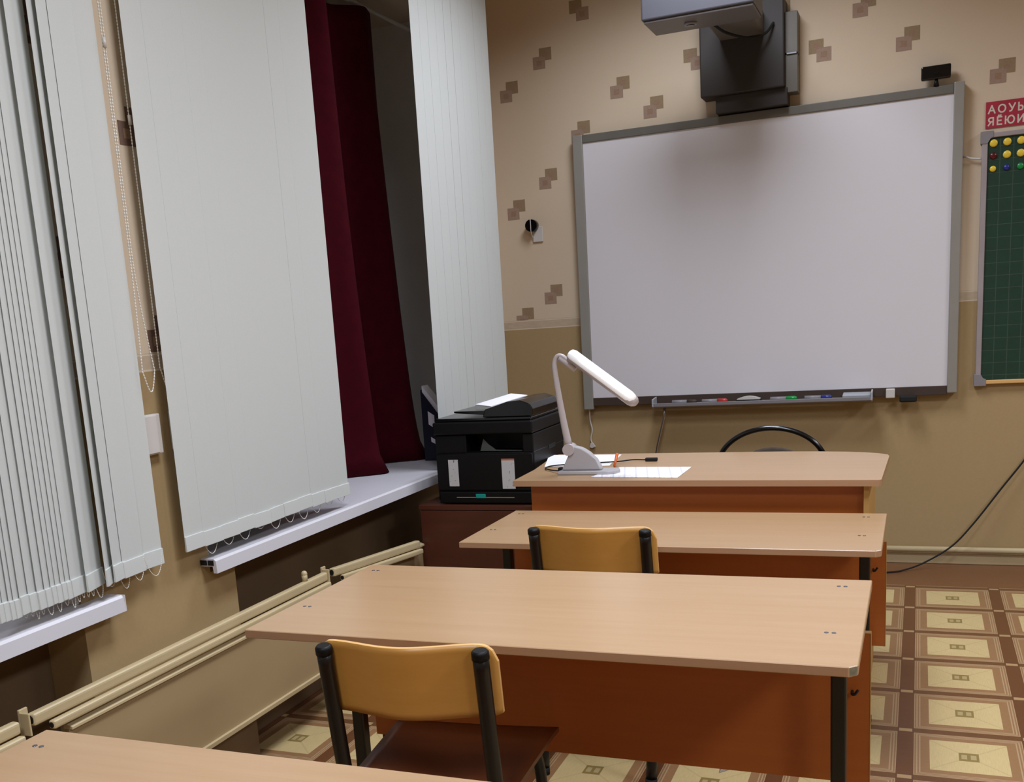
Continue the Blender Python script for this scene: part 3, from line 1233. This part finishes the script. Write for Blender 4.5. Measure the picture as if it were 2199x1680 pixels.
obj('seat', bm, M['cushion'], t)
for (x, y) in ((-0.715, 4.35), (-0.34, 4.35), (-0.715, 4.70), (-0.34, 4.70)):
    bm = bm_new()
    add_tube(bm, [(x, y, 0.415), (x + (0.01 if x > -0.5 else -0.01), y, 0.0)], 0.011, 10)
    obj('leg', bm, M['gloss_black'], t)

# ------------------------------------------------------------------ cabinet and printer
t = thing('cabinet', 'dark brown wooden cabinet under the black printer', 'cabinet', (-1.58, 4.05, 0))
bm = bm_new()
add_box(bm, (-1.838, 3.815, 0.03), (-1.300, 4.38, 0.575), 0.001)
obj('cabinet_body', bm, M['cabinet'], t)
bm = bm_new()
add_box(bm, (-1.841, 3.797, 0.575), (-1.297, 4.385, 0.594), 0.0015)
obj('cabinet_top', bm, M['cabinet'], t)
bm = bm_new()
add_box(bm, (-1.836, 3.799, 0.07), (-1.302, 3.814, 0.572), 0.001)
d = obj('door', bm, M['cabinet'], t)
bm = bm_new()
add_tube(bm, [(-1.335, 3.799, 0.32), (-1.335, 3.785, 0.32)], 0.009, 10)
obj('knob', bm, M['black_plastic'], d)
bm = bm_new()
add_box(bm, (-1.83, 3.83, 0.0), (-1.31, 4.36, 0.03))
obj('plinth', bm, M['cabinet'], t)

PX0, PX1, PY0, PY1, PZ = -1.764, -1.350, 3.822, 4.215, 0.595
t = thing('printer', 'black multifunction laser printer on the dark brown cabinet', 'printer', ((PX0 + PX1) / 2, 4.02, PZ))
bm = bm_new()
# body with an output slot across the front
add_box(bm, (PX0, PY0 + 0.01, PZ + 0.012), (PX1, PY1, PZ + 0.205), 0.006)
add_box(bm, (PX0, PY0 + 0.13, PZ + 0.20), (PX1, PY1, PZ + 0.275), 0.004)
add_box(bm, (PX0, PY0 + 0.01, PZ + 0.20), (PX0 + 0.135, PY0 + 0.14, PZ + 0.275), 0.005)
add_box(bm, (PX1 - 0.045, PY0 + 0.01, PZ + 0.20), (PX1, PY0 + 0.14, PZ + 0.275), 0.005)
obj('printer_body', bm, M['black_plastic'], t)
bm = bm_new()
add_box(bm, (PX0 + 0.004, PY0, PZ + 0.055), (PX1 - 0.004, PY0 + 0.012, PZ + 0.200), 0.004)
obj('front_cover', bm, M['black_plastic'], t)
bm = bm_new()
add_box(bm, (PX0 + 0.01, PY0 - 0.004, PZ + 0.004), (PX1 - 0.006, PY0 + 0.012, PZ + 0.050), 0.004)
tr = obj('paper_tray', bm, M['black_plastic'], t)
bm = bm_new()
add_box(bm, (PX0 + 0.085, PY0 - 0.0055, PZ + 0.026), (PX1 - 0.085, PY0 - 0.0038, PZ + 0.0295))
o = obj('tray_slot', bm, M['motif_a'], tr)
bm = bm_new()
add_box(bm, (PX0 + 0.168, PY0 - 0.008, PZ + 0.025), (PX0 + 0.210, PY0 - 0.0038, PZ + 0.042), 0.002)
o = obj('paper_guide', bm, M['teal'], tr)
o['label'] = 'teal paper guide tab'
# scanner unit and lid
bm = bm_new()
add_box(bm, (PX0 - 0.002, PY0 - 0.002, PZ + 0.277), (PX1 + 0.002, PY1 + 0.002, PZ + 0.326), 0.006)
obj('scanner_unit', bm, M['black_plastic'], t)
bm = bm_new()
add_box(bm, (PX0 + 0.004, PY0 + 0.006, PZ + 0.327), (PX1 - 0.004, PY1 - 0.004, PZ + 0.340), 0.005)
obj('scanner_lid', bm, M['gloss_black'], t)
# document feeder: raised hump on the right, its input tray sloping to the left
bm = bm_new()
zz = PZ + 0.341
prof = [(-1.555, zz), (-1.350, zz), (-1.348, zz + 0.030), (-1.36, zz + 0.048), (-1.40, zz + 0.062), (-1.45, zz + 0.058), (-1.49, zz + 0.046), (-1.545, zz + 0.030)]
add_prism(bm, prof, 1, PY0 + 0.015, PY0 + 0.33, 0.003)
obj('document_feeder', bm, M['gloss_black'], t)
bm = bm_new()
add_prism(bm, [(-1.690, zz + 0.016), (-1.560, zz + 0.006), (-1.545, zz + 0.022), (-1.690, zz + 0.023)], 1, PY0 + 0.05, PY0 + 0.30, 0.001)
obj('input_tray', bm, M['gloss_black'], t)
bm = bm_new()
add_prism(bm, [(PX0 + 0.185, PZ + 0.208), (PX0 + 0.200, PZ + 0.255), (PX0 + 0.222, PZ + 0.232), (PX0 + 0.250, PZ + 0.212), (PX0 + 0.360, PZ + 0.209), (PX0 + 0.360, PZ + 0.206)], 1, PY0 + 0.03, PY0 + 0.034)
o = obj('outlet_glint', bm, M['glint_grey'], t)  # thin sheet whose colour imitates a highlight in the dark outlet
o['label'] = 'thin grey sheet imitating a highlight inside the paper outlet'
bm = bm_new()
add_box(bm, (PX1 - 0.0002, PY0 + 0.19, PZ + 0.190), (PX1 + 0.0015, PY0 + 0.275, PZ + 0.207), 0.0005)
obj('side_grip', bm, M['rubber'], t)
for (a, b, c, d) in ((PX0 + 0.056, PX0 + 0.098, 0.072, 0.178), (PX0 + 0.282, PX0 + 0.335, 0.062, 0.180)):
    bm = bm_new()
    add_box(bm, (a, PY0 - 0.0012, PZ + c), (b, PY0 - 0.0001, PZ + d))
    o = obj('sticker', bm, M['label_text'], t)
    o['label'] = 'narrow white instruction sticker'
bm = bm_new()
add_box(bm, (PX0 + 0.282, PY0 - 0.0016, PZ + 0.174), (PX0 + 0.335, PY0 - 0.0012, PZ + 0.180))
obj('sticker_band', bm, M['orange'], t)


def sheet(bm, pts, th=0.0008):
    a = [bm.verts.new(p) for p in pts]
    b = [bm.verts.new(Vector(p) + Vector((0, 0, th))) for p in pts]
    bm.faces.new(list(reversed(a)))
    bm.faces.new(b)
    n = len(pts)
    for i in range(n):
        bm.faces.new((a[i], a[(i + 1) % n], b[(i + 1) % n], b[i]))


zt = zz + 0.048
bm = bm_new()
sheet(bm, [(-1.650, 4.00, zt - 0.014), (-1.530, 3.87, zt - 0.012), (-1.420, 3.99, zt + 0.017), (-1.545, 4.14, zt + 0.014)], 0.0035)
tag(obj('paper_sheet', bm, M['paper']), 'loose white sheets lying on top of the printer', 'paper')

# ------------------------------------------------------------------ things on the teacher desk
TZ = 0.7505
t = thing('desk_lamp', 'pale grey desk lamp with a lit tubular head on the teacher desk', 'lamp', (-1.07, 3.6, TZ))
bm = bm_new()
P = []
for (x, y) in ((-1.172, 3.565), (-1.172, 3.635), (-0.99, 3.652), (-0.965, 3.640), (-0.955, 3.610), (-0.965, 3.575), (-0.99, 3.560)):
    P.append((x, y))
add_prism(bm, P, 2, TZ, TZ + 0.013, 0.003)
b_ = obj('base_plate', bm, M['lamp_base'], t)
bm = bm_new()
P = [(-1.163, TZ + 0.013), (-1.122, 0.846), (-1.112, 0.850), (-1.085, 0.842), (-1.058, 0.825), (-1.038, 0.803), (-1.020, 0.775), (-1.016, TZ + 0.013)]
add_prism(bm, P, 1, 3.585, 3.620, 0.006, 3)
obj('base_fin', bm, M['lamp_base'], t)
bm = bm_new()
add_box(bm, (-1.178, 3.59, TZ + 0.001), (-1.166, 3.615, TZ + 0.022), 0.002)
obj('cord_inlet', bm, M['black_plastic'], t)
bm = bm_new()
add_tube(bm, [(-1.133, 3.578, 0.838), (-1.133, 3.627, 0.838)], 0.021, 20)
obj('pivot', bm, M['lamp_grey'], t)
bm = bm_new()
pts = smooth_path([(-1.137, 3.6, 0.855), (-1.150, 3.6, 0.93), (-1.163, 3.6, 1.02), (-1.173, 3.6, 1.105), (-1.174, 3.6, 1.145), (-1.162, 3.6, 1.166), (-1.142, 3.6, 1.164), (-1.112, 3.6, 1.136)], 6)
n = len(pts)
add_tube(bm, pts, 0.01, 12, radii=[0.0135 - 0.0055 * min(1, i / (n * 0.6)) for i in range(n)])
obj('arm', bm, M['lamp_grey'], t)
A = Vector((-1.112, 3.590, 1.172))
B = Vector((-0.880, 3.560, 1.000))
ax = (B - A).normalized()
side = Vector((0, 1, 0))
side = (side - ax * side.dot(ax)).normalized()
up = ax.cross(side)
if up.z < 0:
    up = -up


def head_bm(scale_u, scale_s, u_off, s0=0.0, s1=1.0, n=18, rounded=True):
    bm = bm_new()
    L = (B - A).length
    rings = []
    st = [(-0.004, 0.55), (0.0, 0.8), (0.012, 1.0), (L * 0.25, 1.0), (L * 0.5, 1.0), (L * 0.75, 1.0), (L - 0.02, 1.0), (L - 0.006, 0.86), (L + 0.004, 0.5)]
    for (d, k) in st:
        dd = s0 * L + d * (s1 - s0)
        c = A + ax * dd + up * u_off
        rings.append([bm.verts.new(c + up * (scale_u * k * math.sin(2 * PI * j / n)) + side * (scale_s * k * math.cos(2 * PI * j / n))) for j in range(n)])
    for i in range(len(rings) - 1):
        for j in range(n):
            bm.faces.new((rings[i][j], rings[i][(j + 1) % n], rings[i + 1][(j + 1) % n], rings[i + 1][j])).smooth = True
    bm.faces.new(rings[0])
    bm.faces.new(rings[-1])
    return bm


hd = obj('lamp_head', head_bm(0.0215, 0.030, -0.004), M['lamp_grey'], t)
for v in hd.data.vertices:
    v.co.y += 0.010
obj('diffuser', head_bm(0.0205, 0.024, 0.002, 0.0, 0.965), M['lamp_shell'], t)
lt = obj('light_tube', head_bm(0.0105, 0.012, 0.0105, 0.14, 0.93), M['lamp_tube'], t)
for v in lt.data.vertices:
    v.co.y -= 0.0145
bm = bm_new()
add_tube(bm, [(-1.155, 3.60, 1.160), (-1.098, 3.60, 1.118)], 0.011, 10)
obj('head_joint', bm, M['lamp_grey'], t)
bm = bm_new()
sheet(bm, [(-1.287, 3.765, TZ), (-1.040, 3.775, TZ), (-1.068, 4.065, TZ), (-1.372, 4.080, TZ)])
tag(obj('paper_sheet', bm, M['paper']), 'white sheet lying behind the lamp base on the teacher desk', 'paper')
bm = bm_new()
sheet(bm, [(-1.035, 3.515, TZ), (-0.730, 3.490, TZ), (-0.728, 3.724, TZ), (-0.985, 3.735, TZ)], 0.0016)
tag(obj('printed_sheet', bm, M['paper_text']), 'printed white sheet in front of the lamp near the desk edge', 'paper')
bm = bm_new()
add_tube(bm, smooth_path([(-1.178, 3.602, TZ + 0.010), (-1.215, 3.64, TZ + 0.006), (-1.262, 3.70, TZ + 0.004), (-1.25, 3.76, TZ + 0.005), (-1.16, 3.80, TZ + 0.005), (-1.03, 3.84, TZ + 0.006), (-0.98, 3.89, TZ + 0.005), (-0.93, 3.885, TZ + 0.005)], 8), 0.0025, 8)
t = thing('power_cable', 'thin black cable ending in a plug beside the lamp', 'cable', (-1.0, 3.85, TZ))
obj('cord', bm, M['rubber'], t)
bm = bm_new()
add_box(bm, (-0.930, 3.874, TZ + 0.0002), (-0.885, 3.893, TZ + 0.013), 0.003)
obj('plug', bm, M['rubber'], t)
bm = bm_new()
add_tube(bm, [(-1.010, 3.735, TZ + 0.004), (-1.008, 3.775, TZ + 0.044)], 0.0055, 10, radii=[0.004, 0.006])
tag(obj('orange_marker', bm, M['orange']), 'small orange stick just behind the lamp base', 'marker')

# ------------------------------------------------------------------ whiteboard
bt = 0.045
YB = YW - bt
t = thing('whiteboard', 'large interactive whiteboard with grey frame on the front wall', 'whiteboard', (-0.73, YB, 1.5))
bm = bm_new()
add_box(bm, (-1.59, YB, 0.835), (0.140, YW - 0.001, 2.165))
obj('board_core', bm, M['alu_dark'], t)
bm = bm_new()
add_box(bm, (-1.572, YB - 0.002, 0.860), (0.124, YB + 0.001, 2.140))
obj('writing_surface', bm, M['board_white'], t)
for (a, b, z0, z1) in ((-1.622, -1.570, 0.800, 2.178), (0.122, 0.164, 0.826, 2.184)):
    bm = bm_new()
    add_box(bm, (a, YB - 0.012, z0), (b, YW - 0.001, z1), 0.004)
    obj('side_frame', bm, M['alu'], t)
bm = bm_new()
add_box(bm, (-1.570, YB - 0.010, 2.138), (0.122, YW - 0.001, 2.176), 0.003)
obj('top_frame', bm, M['alu_dark'], t)
bm = bm_new()
add_box(bm, (-1.570, YB - 0.006, 0.818), (0.122, YW - 0.001, 0.860), 0.002)
obj('bottom_frame', bm, M['board_low'], t)

# pen tray under the board
t = thing('pen_tray', 'grey pen tray hanging under the lower edge of the whiteboard', 'tray', (-0.7, YB, 0.82))
bm = bm_new()
x0, x1 = -1.235, -0.200
prof = [(YB - 0.013, 0.812), (YB - 0.085, 0.806), (YB - 0.098, 0.812), (YB - 0.100, 0.828), (YB - 0.094, 0.828), (YB - 0.090, 0.816), (YB - 0.013, 0.822)]
add_prism(bm, prof, 0, x0, x1, 0.001, 1)
obj('tray_body', bm, M['tray'], t)
for x in (x0, x1):
    bm = bm_new()
    add_prism(bm, [(YB - 0.013, 0.810), (YB - 0.085, 0.804), (YB - 0.100, 0.812), (YB - 0.100, 0.850), (YB - 0.013, 0.856)], 0, x - 0.004, x + 0.004, 0.002)
    obj('end_cap', bm, M['tray_end'], t)
bm = bm_new()
add_prism(bm, [(YB - 0.014, 0.822), (YB - 0.085, 0.818), (YB - 0.088, 0.838), (YB - 0.014, 0.846)], 0, -0.33, -0.205, 0.004)
obj('button_pod', bm, M['tray_end'], t)


def pen(x, colr, lab, ln=0.125):
    t = thing('marker_pen', lab, 'pen', (x, YB - 0.06, 0.828), 0, 'pens in the board tray')
    bm = bm_new()
    add_tube(bm, [(x - ln / 2, YB - 0.062, 0.8295), (x + ln * 0.10, YB - 0.062, 0.8295)], 0.0105, 12)
    obj('pen_barrel', bm, M['tray'], t)
    bm = bm_new()
    add_tube(bm, [(x + ln * 0.10, YB - 0.062, 0.8295), (x + ln * 0.42, YB - 0.062, 0.8295), (x + ln / 2, YB - 0.062, 0.8295)], 0.0115, 12, radii=[0.0115, 0.0115, 0.007])
    obj('pen_cap', bm, colr, t)


pen(-1.080, M['board_low'], 'pen with a dark cap at the left of the tray')
pen(-0.930, M['red'], 'pen with a red cap in the whiteboard tray')
pen(-0.600, M['green'], 'pen with a green cap in the whiteboard tray')
pen(-0.440, M['blue'], 'pen with a blue cap in the whiteboard tray')
t = thing('board_eraser', 'pale arched eraser in the middle of the pen tray', 'eraser', (-0.765, YB - 0.06, 0.82))
bm = bm_new()
add_box(bm, (-0.825, YB - 0.085, 0.8195), (-0.705, YB - 0.035, 0.833), 0.004)
obj('felt_pad', bm, M['rubber'], t)
bm = bm_new()
P = [(-0.820, 0.833)] + [(-0.820 + 0.110 * k / 8, 0.836 + 0.012 * math.sin(PI * k / 8)) for k in range(9)] + [(-0.710, 0.833)]
add_prism(bm, P, 1, YB - 0.082, YB - 0.038)
obj('handle', bm, M['white_plastic'], t)

bm = bm_new()
add_box(bm, (-0.140, YB - 0.030, 0.812), (-0.100, YB - 0.007, 0.856), 0.004)
tag(obj('cable_clip', bm, M['white_plastic']), 'small white clip under the board right of the tray', 'clip')
bm = bm_new()
add_box(bm, (-0.080, YB - 0.050, 0.792), (-0.005, YB - 0.007, 0.822), 0.008, 3)
tag(obj('pen_sensor', bm, M['rubber']), 'small black box under the lower right of the whiteboard', 'sensor')

# webcam on top of the board
t = thing('webcam', 'small black webcam perched on the top right of the whiteboard', 'camera', (0.045, YB, 2.178))
bm = bm_new()
add_box(bm, (-0.012, YB - 0.020, 2.205), (0.108, YB + 0.010, 2.263), 0.006, 3)
obj('camera_body', bm, M['gloss_black'], t)
bm = bm_new()
add_tube(bm, [(0.050, YB - 0.005, 2.177), (0.050, YB - 0.005, 2.206)], 0.008, 10, radii=[0.012, 0.006])
obj('stand', bm, M['black_plastic'], t)
bm = bm_new()
add_tube(bm, [(0.048, YB - 0.0195, 2.235), (0.048, YB - 0.024, 2.235)], 0.013, 16)
obj('lens', bm, M['gloss_black'], t)

# ------------------------------------------------------------------ projector on its wall mount
t = thing('projector_mount', 'dark grey wall mount box and arm above the whiteboard', 'wall mount', (-0.74, YW, 2.4))
bm = bm_new()
add_box(bm, (-0.965, 5.36, 2.255), (-0.585, YW - 0.001, 2.64), 0.006)
obj('housing', bm, M['mount'], t)
bm = bm_new()
add_box(bm, (-0.585, 5.40, 2.232), (-0.530, YW - 0.001, 2.395), 0.003)
add_box(bm, (-0.585, 5.40, 2.402), (-0.530, YW - 0.001, 2.578), 0.003)
obj('side_cover', bm, M['mount_grey'], t)
bm = bm_new()
add_box(bm, (-0.548 - 0.030, 5.392, 2.3955), (-0.535, 5.402, 2.4015))
obj('bright_notch', bm, M['steel'], t)
bm = bm_new()
add_box(bm, (-0.900, 5.39, 2.181), (-0.575, YW - 0.001, 2.256), 0.003)
obj('lower_bracket', bm, M['mount'], t)
bm = bm_new()
add_box(bm, (-0.872, 4.971, 2.49), (-0.672, 5.359, 2.59), 0.012)
obj('arm', bm, M['mount_grey'], t)
bm = bm_new()
add_tube(bm, smooth_path([(-0.84, 4.985, 2.485), (-0.80, 5.10, 2.465), (-0.72, 5.22, 2.455), (-0.66, 5.30, 2.48), (-0.63, 5.352, 2.53)], 6), 0.006, 8)
obj('cable', bm, M['rubber'], t)

t = thing('projector', 'grey projector hanging above the whiteboard, cut by the top edge', 'projector', (-0.85, 4.9, 2.5))
bm = bm_new()
add_box(bm, (-1.088, 4.72, 2.478), (-0.628, 4.97, 2.60), 0.008, 3)
obj('upper_shell', bm, M['projector'], t)
bm = bm_new()
add_box(bm, (-1.080, 4.730, 2.468), (-0.634, 4.962, 2.4785), 0.004)
obj('lower_shell', bm, M['projector_low'], t)
bm = bm_new()
add_tube(bm, [(-0.905, 4.835, 2.4685), (-0.905, 4.835, 2.458)], 0.026, 24)
ln = obj('lens_barrel', bm, M['grey_plastic'], t)
bm = bm_new()
add_tube(bm, [(-0.905, 4.835, 2.4585), (-0.905, 4.835, 2.4555)], 0.017, 18)
obj('lens_glass', bm, M['gloss_black'], ln)

# ------------------------------------------------------------------ green counting board, letter card
t = thing('counting_board', 'dark green gridded magnetic board at the right edge', 'board', (0.8, YW, 1.4))
bm = bm_new()
add_box(bm, (0.262, YW - 0.018, 0.872), (1.30, YW - 0.001, 1.940), 0.001)
obj('green_panel', bm, M['grid'], t)
bm = bm_new()
add_box(bm, (0.240, YW - 0.028, 0.870), (0.263, YW - 0.001, 1.945), 0.003)
obj('side_frame', bm, M['pale_metal'], t)
bm = bm_new()
add_box(bm, (0.263, YW - 0.028, 0.858), (1.30, YW - 0.001, 0.876), 0.003)
obj('bottom_frame', bm, M['ply_edge'], t)
bm = bm_new()
add_box(bm, (0.263, YW - 0.028, 1.936), (1.30, YW - 0.001, 1.956), 0.003)
obj('top_frame', bm, M['pale_metal'], t)
bm = bm_new()
add_prism(bm, [(0.234, 0.850), (0.285, 0.850), (0.285, 0.880), (0.270, 0.886), (0.262, 0.905), (0.234, 0.905)], 1, YW - 0.031, YW - 0.001, 0.002)
obj('corner_piece', bm, M['corner_grey'], t)
bm = bm_new()
add_prism(bm, [(0.234, 1.965), (0.285, 1.965), (0.285, 1.938), (0.270, 1.932), (0.262, 1.912), (0.234, 1.912)], 1, YW - 0.031, YW - 0.001, 0.002)
obj('corner_piece', bm, M['corner_grey'], t)

MAG = [(0.286, 1.912, 0.0165, 'yellow', 'yellow magnet, first of the top row'),
       (0.340, 1.912, 0.0165, 'yellow', 'yellow magnet, second of the top row'),
       (0.394, 1.912, 0.0165, 'yellow', 'yellow magnet, third of the top row'),
       (0.286, 1.859, 0.0145, 'dark_red', 'dark red magnet at the left of the second row'),
       (0.340, 1.859, 0.0165, 'yellow', 'yellow magnet right of the dark red one'),
       (0.394, 1.859, 0.0165, 'yellow', 'yellow magnet, third of the second row'),
       (0.286, 1.804, 0.0130, 'yellow', 'small yellow magnet at the left of the third row'),
       (0.340, 1.804, 0.0130, 'blue', 'small blue magnet in the third row'),
       (0.394, 1.804, 0.0140, 'green', 'small green magnet in the third row')]
for (x, z, r, c, lab) in MAG:
    bm = bm_new()
    add_dome(bm, (x, YW - 0.0185, z), r, 0.010)
    tag(obj('magnet', bm, M[c]), lab + ' on the green board', 'magnet', 'round magnets on the green board')

t = thing('letter_card', 'crimson card with pale Cyrillic vowels above the green board', 'card', (0.5, YW, 2.03))
bm = bm_new()
add_box(bm, (0.252, YW - 0.005, 1.978), (0.46, YW - 0.001, 2.088))
obj('card', bm, M['crimson'], t)


def ring(cx, cy, rx, ry, a0=0, a1=360, n=16):
    return [(cx + rx * math.cos(math.radians(a0 + (a1 - a0) * k / n)), cy + ry * math.sin(math.radians(a0 + (a1 - a0) * k / n))) for k in range(n + 1)]


GLYPHS = {   # strokes in a box 0..w by 0..1
    'А': (0.80, [[(0.0, 0), (0.40, 1), (0.80, 0)], [(0.15, 0.36), (0.65, 0.36)]]),
    'О': (0.92, [ring(0.46, 0.5, 0.44, 0.5)]),
    'У': (0.72, [[(0.0, 1), (0.38, 0.36)], [(0.74, 1), (0.30, 0.06), (0.10, 0.0)]]),
    'Ы': (0.95, [[(0.05, 1), (0.05, 0), (0.32, 0)] + ring(0.32, 0.28, 0.24, 0.28, -90, 90, 8) + [(0.05, 0.56)], [(0.90, 1), (0.90, 0)]]),
    'Я': (0.68, [[(0.62, 0), (0.62, 1), (0.32, 1)] + ring(0.32, 0.73, 0.26, 0.27, 90, 270, 8) + [(0.62, 0.46)], [(0.36, 0.46), (0.02, 0)]]),
    'Ё': (0.58, [[(0.58, 1), (0.05, 1), (0.05, 0), (0.58, 0)], [(0.05, 0.52), (0.50, 0.52)], [(0.16, 1.16), (0.22, 1.24)], [(0.40, 1.16), (0.46, 1.24)]]),
    'Ю': (1.15, [[(0.05, 0), (0.05, 1)], [(0.05, 0.5), (0.34, 0.5)], ring(0.74, 0.5, 0.40, 0.5)]),
    'И': (0.76, [[(0.05, 1), (0.05, 0), (0.70, 1), (0.70, 0)]]),
}


def letter(ch, x, z, h, parent, y):
    bm = bm_new()
    lw = 0.0030
    for st in GLYPHS[ch][1]:
        for (a, b) in zip(st[:-1], st[1:]):
            p = Vector((x + a[0] * h, z + a[1] * h))
            q = Vector((x + b[0] * h, z + b[1] * h))
            d = q - p
            if d.length < 1e-6:
                continue
            d.normalize()
            nn = Vector((-d.y, d.x)) * lw
            p, q = p - d * lw * 0.8, q + d * lw * 0.8
            bm.faces.new([bm.verts.new((v.x, y, v.y)) for v in (p - nn, q - nn, q + nn, p + nn)])
            y -= 0.00002
    obj('letter', bm, M['letter'], parent)


for z, s_, h in ((2.040, 'АОУЫ', 0.031), (1.990, 'ЯЁЮИ', 0.031)):
    x = 0.263
    for ch in s_:
        letter(ch, x, z, h, t, YW - 0.0054)
        x += GLYPHS[ch][0] * h + 0.0135

# ------------------------------------------------------------------ small fittings on the front wall
t = thing('wall_socket', 'white wall socket with a round black adapter left of the whiteboard', 'socket', (-1.85, YW, 1.74))
bm = bm_new()
add_box(bm, (-1.872, YW - 0.010, 1.683), (-1.818, YW - 0.001, 1.760), 0.003)
obj('socket_plate', bm, M['white_plastic'], t)
bm = bm_new()
add_tube(bm, [(-1.868, YW - 0.010, 1.767), (-1.868, YW - 0.050, 1.767)], 0.031, 20)
ad = obj('adapter', bm, M['gloss_black'], t)
bm = bm_new()
add_tube(bm, smooth_path([(-1.868, YW - 0.052, 1.800), (-1.866, YW - 0.056, 1.770), (-1.866, YW - 0.054, 1.735), (-1.864, YW - 0.03, 1.70)], 5), 0.0022, 8)
obj('white_lead', bm, M['white_plastic'], ad)

t = thing('hanging_cord', 'short white cord with a tag below the left corner of the whiteboard', 'cord', (-1.61, YW - 0.02, 0.7))
bm = bm_new()
add_tube(bm, smooth_path([(-1.600, YW - 0.03, 0.802), (-1.602, YW - 0.02, 0.74), (-1.594, YW - 0.015, 0.69), (-1.604, YW - 0.012, 0.64), (-1.598, YW - 0.012, 0.615)], 6), 0.004, 8)
obj('cord', bm, M['white_plastic'], t)
bm = bm_new()
add_prism(bm, [(-1.606, 0.617), (-1.594, 0.620), (-1.578, 0.598), (-1.600, 0.590), (-1.612, 0.596)], 1, YW - 0.018, YW - 0.008, 0.002)
obj('plug', bm, M['white_plastic'], t)

bm = bm_new()
add_tube(bm, [(-1.190, YB - 0.03, 0.806), (-1.192, YB - 0.028, 0.760), (-1.235, YB - 0.02, 0.600), (-1.262, YB - 0.015, 0.45), (-1.29, YB, 0.25), (-1.30, YB + 0.02, 0.02)], 0.007, 10)
tag(obj('cable_conduit', bm, M['steel']), 'shiny grey cable tube running down from the pen tray', 'cable')

bm = bm_new()
add_tube(bm, smooth_path([(0.168, YW - 0.004, 1.870), (0.180, YW - 0.022, 1.866), (0.200, YW - 0.022, 1.858), (0.238, YW - 0.020, 1.852)], 6), 0.0042, 8)
tag(obj('wire_hook', bm, M['white_plastic']), 'short pale wire between the whiteboard and the green board', 'wire')

bm = bm_new()
add_tube(bm, smooth_path([(-0.62, 5.10, 0.006), (-0.30, 5.20, 0.005), (-0.12, 5.26, 0.005), (-0.049, 5.30, 0.008), (0.041, 5.36, 0.033), (0.157, 5.40, 0.105), (0.249, 5.43, 0.210), (0.363, 5.45, 0.375), (0.453, 5.46, 0.505), (0.52, 5.462, 0.62), (0.59, 5.470, 0.78), (0.62, 5.482, 0.846)], 8), 0.0042, 8)
tag(obj('black_cable', bm, M['rubber']), 'long black cable curving from the right edge down to the floor', 'cable')

bm = bm_new()
add_tube(bm, [(-1.25, YW - 0.030, 0.077), (4.9, YW - 0.030, 0.066)], 0.0145, 16)
tag(obj('heating_pipe', bm, M['rail']), 'cream pipe running along the foot of the front wall', 'pipe')

bm = bm_new()
a = [bm.verts.new(p) for p in ((-0.505, 2.890, 0.001), (-0.470, 2.900, 0.001), (-0.492, 2.925, 0.014), (-0.503, 2.86, 0.001))]
for q in ((0, 1, 2), (0, 2, 3), (1, 3, 2), (0, 3, 1)):
    bm.faces.new([a[i] for i in q])
tag(obj('paper_scrap', bm, M['debris']), 'crumpled grey paper scrap on the floor below the middle desk panel', 'scrap')
